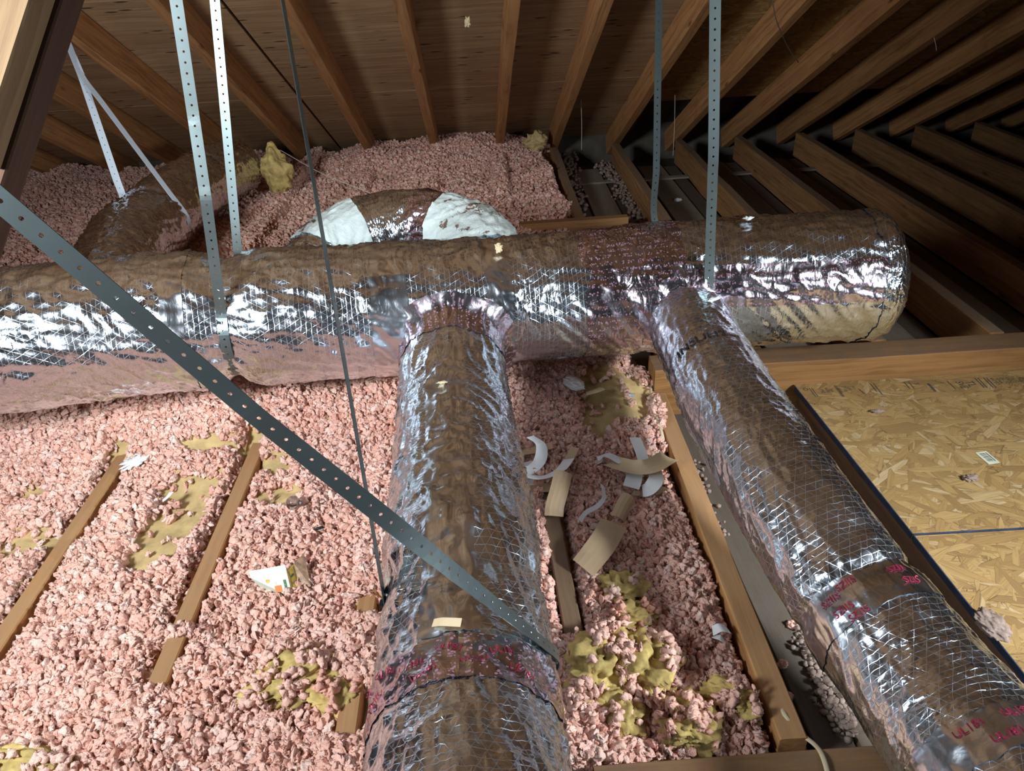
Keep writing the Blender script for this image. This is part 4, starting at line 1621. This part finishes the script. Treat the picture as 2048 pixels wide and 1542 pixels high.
strip([(1310, 940, .05), (1312, 958, .055), (1300, 976, .04), (1285, 982, .03)], .040, 'paper', 'right of the two white strip ends below the pale tan strip', (0, 0, .2))
strip([(1265, 985, .015), (1300, 988, .02), (1330, 975, .025)], .026, 'kraft_light', 'tan strip end lowest under the pale tan strip', (0, 0, .2))
strip([(1205, 970, .04), (1208, 995, .045), (1195, 1012, .04), (1172, 1025, .035), (1160, 1042, .03)], .012, 'paper', 'narrow white ribbon curling in the pink insulation', (0, 0, .8))
strip([(1262, 990, .05), (1250, 1010, .045), (1238, 1035, .035)], .04, 'kraft', 'crumpled tan strip below the narrow white ribbon', (.3, 0, .5), .014)
strip([(1228, 1045, .05), (1212, 1075, .055), (1190, 1105, .05), (1165, 1135, .03)], .066, 'kraft', 'large tan backing strip lying alone lower right of the pile', (.1, 0, .2), .004)
strip([(1172, 785, .035), (1190, 780, .04), (1202, 775, .035)], .036, 'kraft_light', 'pale tan folded scrap beside the white fluff pad', (0, 0, .3), .004)
strip([(325, 1002, .02), (336, 993, .028), (343, 984, .03)], .016, 'paper', 'small white paper chip on the bare tan batt', (0, 0, .3))
strip([(1425, 1262, .01), (1440, 1255, .02), (1455, 1258, .012)], .030, 'paper', 'small white folded label lying against the right joist', (0, 0, .3))
strip([(1430, 1272, .012), (1440, 1275, .018), (1448, 1280, .01)], .02, 'paper', 'lower white scrap under the folded label at the right joist', (0, 0, .3))
sc_ = ribbon('tape_backing', [cen.surf(np.array(ut - .075 + k * .008), np.array(math.radians(t)), .008 + .004 * k) for k, t in enumerate((14, 9, 3, -2))][::-1], [(0, 1, .4), (0, 1, .4), (.3, 1, .4), (.5, 1, .4)], .014, M['kraft_light'], None, None, .0006, True, 10)
tag(sc_, 'small pale tan paper corner sticking up on the middle branch duct', 'paper strip')

# ------------------------------------------------------------------ torn printed carton
cb = PS(578, 1175, .0)
car = empty('torn_carton', tuple(cb))
tag(car, 'torn printed carton corner half buried in pink insulation', 'carton')
k0 = PS(500, 1155, .05)
k1 = PS(573, 1143, .055)
k2 = PS(608, 1106, .05)
k3 = PS(622, 1172, .022)
kb = PS(586, 1198, .010)


def quad(name, pts, mat, parent, th=.0012, lift=0.0):
    P_ = [Vector(p) - Vector(cb) for p in pts]
    n = (P_[1] - P_[0]).cross(P_[2] - P_[0]).normalized()
    if n.dot(Vector(CAM) - Vector(cb)) < 0:
        n = -n
    P_ = [p + n * lift for p in P_]
    m_ = len(P_)
    vs = P_ + [p - n * th for p in P_]
    fs = [tuple(range(m_)), tuple(range(m_, 2 * m_))[::-1]] + [(i, m_ + i, m_ + (i + 1) % m_, (i + 1) % m_) for i in range(m_)]
    o = link(name, mesh(name, vs, fs), mat, parent)
    return o


down = np.array([.0, -.03, -.07])
L3 = lambda a, b, t: a + (b - a) * t
fl0 = quad('pale_flap', [k0, k1, k1 + (kb - k1) * .95, k0 + np.array([.03, .0, -.06])], M['carton_white'], car)
fold = quad('top_lip', [k0 + np.array([0, 0, .001]), k1, k1 + np.array([-.004, .012, .010]), k0 + np.array([-.002, .012, .009])], M['carton_white'], car)
k2l = k2 + (kb - k1) * .9
quad('gold_flap', [k1, L3(k1, k2, .42), L3(k1, k2, .42) + (kb - k1) * 1.0, kb], M['carton_gold'], car)
quad('brown_flap', [L3(k1, k2, .42), k2, k3, L3(k1, k2, .42) + (kb - k1) * 1.0], M['carton_brown'], car)
e1, e2 = k1 - k0, (kb - k1)
o0 = k0


def patch(s0, s1, t0, t1, mat, name):
    quad(name, [o0 + e1 * s0 + e2 * t0, o0 + e1 * s1 + e2 * t0, o0 + e1 * s1 + e2 * t1, o0 + e1 * s0 + e2 * t1], M[mat], car, .0002, .0008)


patch(.86, .93, .28, .95, 'green_ink', 'green_print')
for k in range(5):
    patch(.88, .91, .32 + k * .12, .36 + k * .12, 'cream_ink', 'print_letter')
patch(.60, .78, .45, .70, 'orange_ink', 'orange_print')
patch(.55, .66, .30, .42, 'cream_ink', 'cream_print')
patch(.40, .50, .18, .30, 'carton_gold', 'round_print')
g1 = L3(k1, k2, .42) - k1
for (s0, s1, t0, t1, mt) in ((.1, .2, .05, .8, 'carton_brown'), (.75, .85, .05, .8, 'carton_brown'), (.3, .65, .25, .32, 'green_ink'), (.3, .65, .5, .56, 'carton_brown'), (.0, .95, .82, .90, 'green_ink')):
    quad('flap_print', [k1 + g1 * s0 + e2 * t0, k1 + g1 * s1 + e2 * t0, k1 + g1 * s1 + e2 * t1, k1 + g1 * s0 + e2 * t1], M[mt], car, .0002, .0008)

# ------------------------------------------------------------------ cables, wires and strings
cab = tube('cable', [PZ(1318, 745, .0), PZ(1302, 775, .01), PZ(1308, 815, .012), PZ(1322, 860, .012), PZ(1332, 893, -.02), PZ(1365, 960, -.07), PZ(1440, 1120, -.08), PZ(1505, 1270, -.06), PZ(1545, 1375, -.03), PZ(1567, 1425, .0), PZ(1595, 1462, -.01), PZ(1628, 1488, .0), PZ(1645, 1512, .018), PZ(1658, 1560, .018), PZ(1665, 1640, .018)],
           .0048, M['cable'], None, 10, .55)
tag(cab, 'flat beige cable along the right joist and over the lower header board', 'cable')
wr = tube('wire', [PY(1540, -60, 2.9), PY(1548, 20, 2.92), PY(1560, 60, 2.94), PY(1578, 98, 2.98), PY(1597, 125, 3.0)], .0018, M['nail'], None, 6)
tag(wr, 'thin curved wire end hanging from the rafters at upper right', 'wire')
for (a, b, Y_, lab) in (((1162, 200), (1163, 300), 4.6, 'short dusty string hanging by the first bare joist'), ((1350, 190), (1346, 312), 4.4, 'longer dusty string hanging in the dark eave opening'), ((1868, 75), (1873, 102), 3.5, 'tiny pale splinter hanging below a right-hand rafter')):
    s_ = tube('dust_string', [PY(*a, Y_), PY((a[0] + b[0]) / 2 + 1, (a[1] + b[1]) / 2, Y_), PY(*b, Y_)], .0018, M['string'], None, 5)
    tag(s_, lab, 'string')
st = tube('stalk', [PZ(560, 300, .38), PZ(640, 345, .36), PZ(700, 370, .33), PZ(755, 392, .30)], .0022, M['string'], None, 5)
tag(st, 'long dry stalk lying over pink insulation behind the elbow duct', 'stalk')
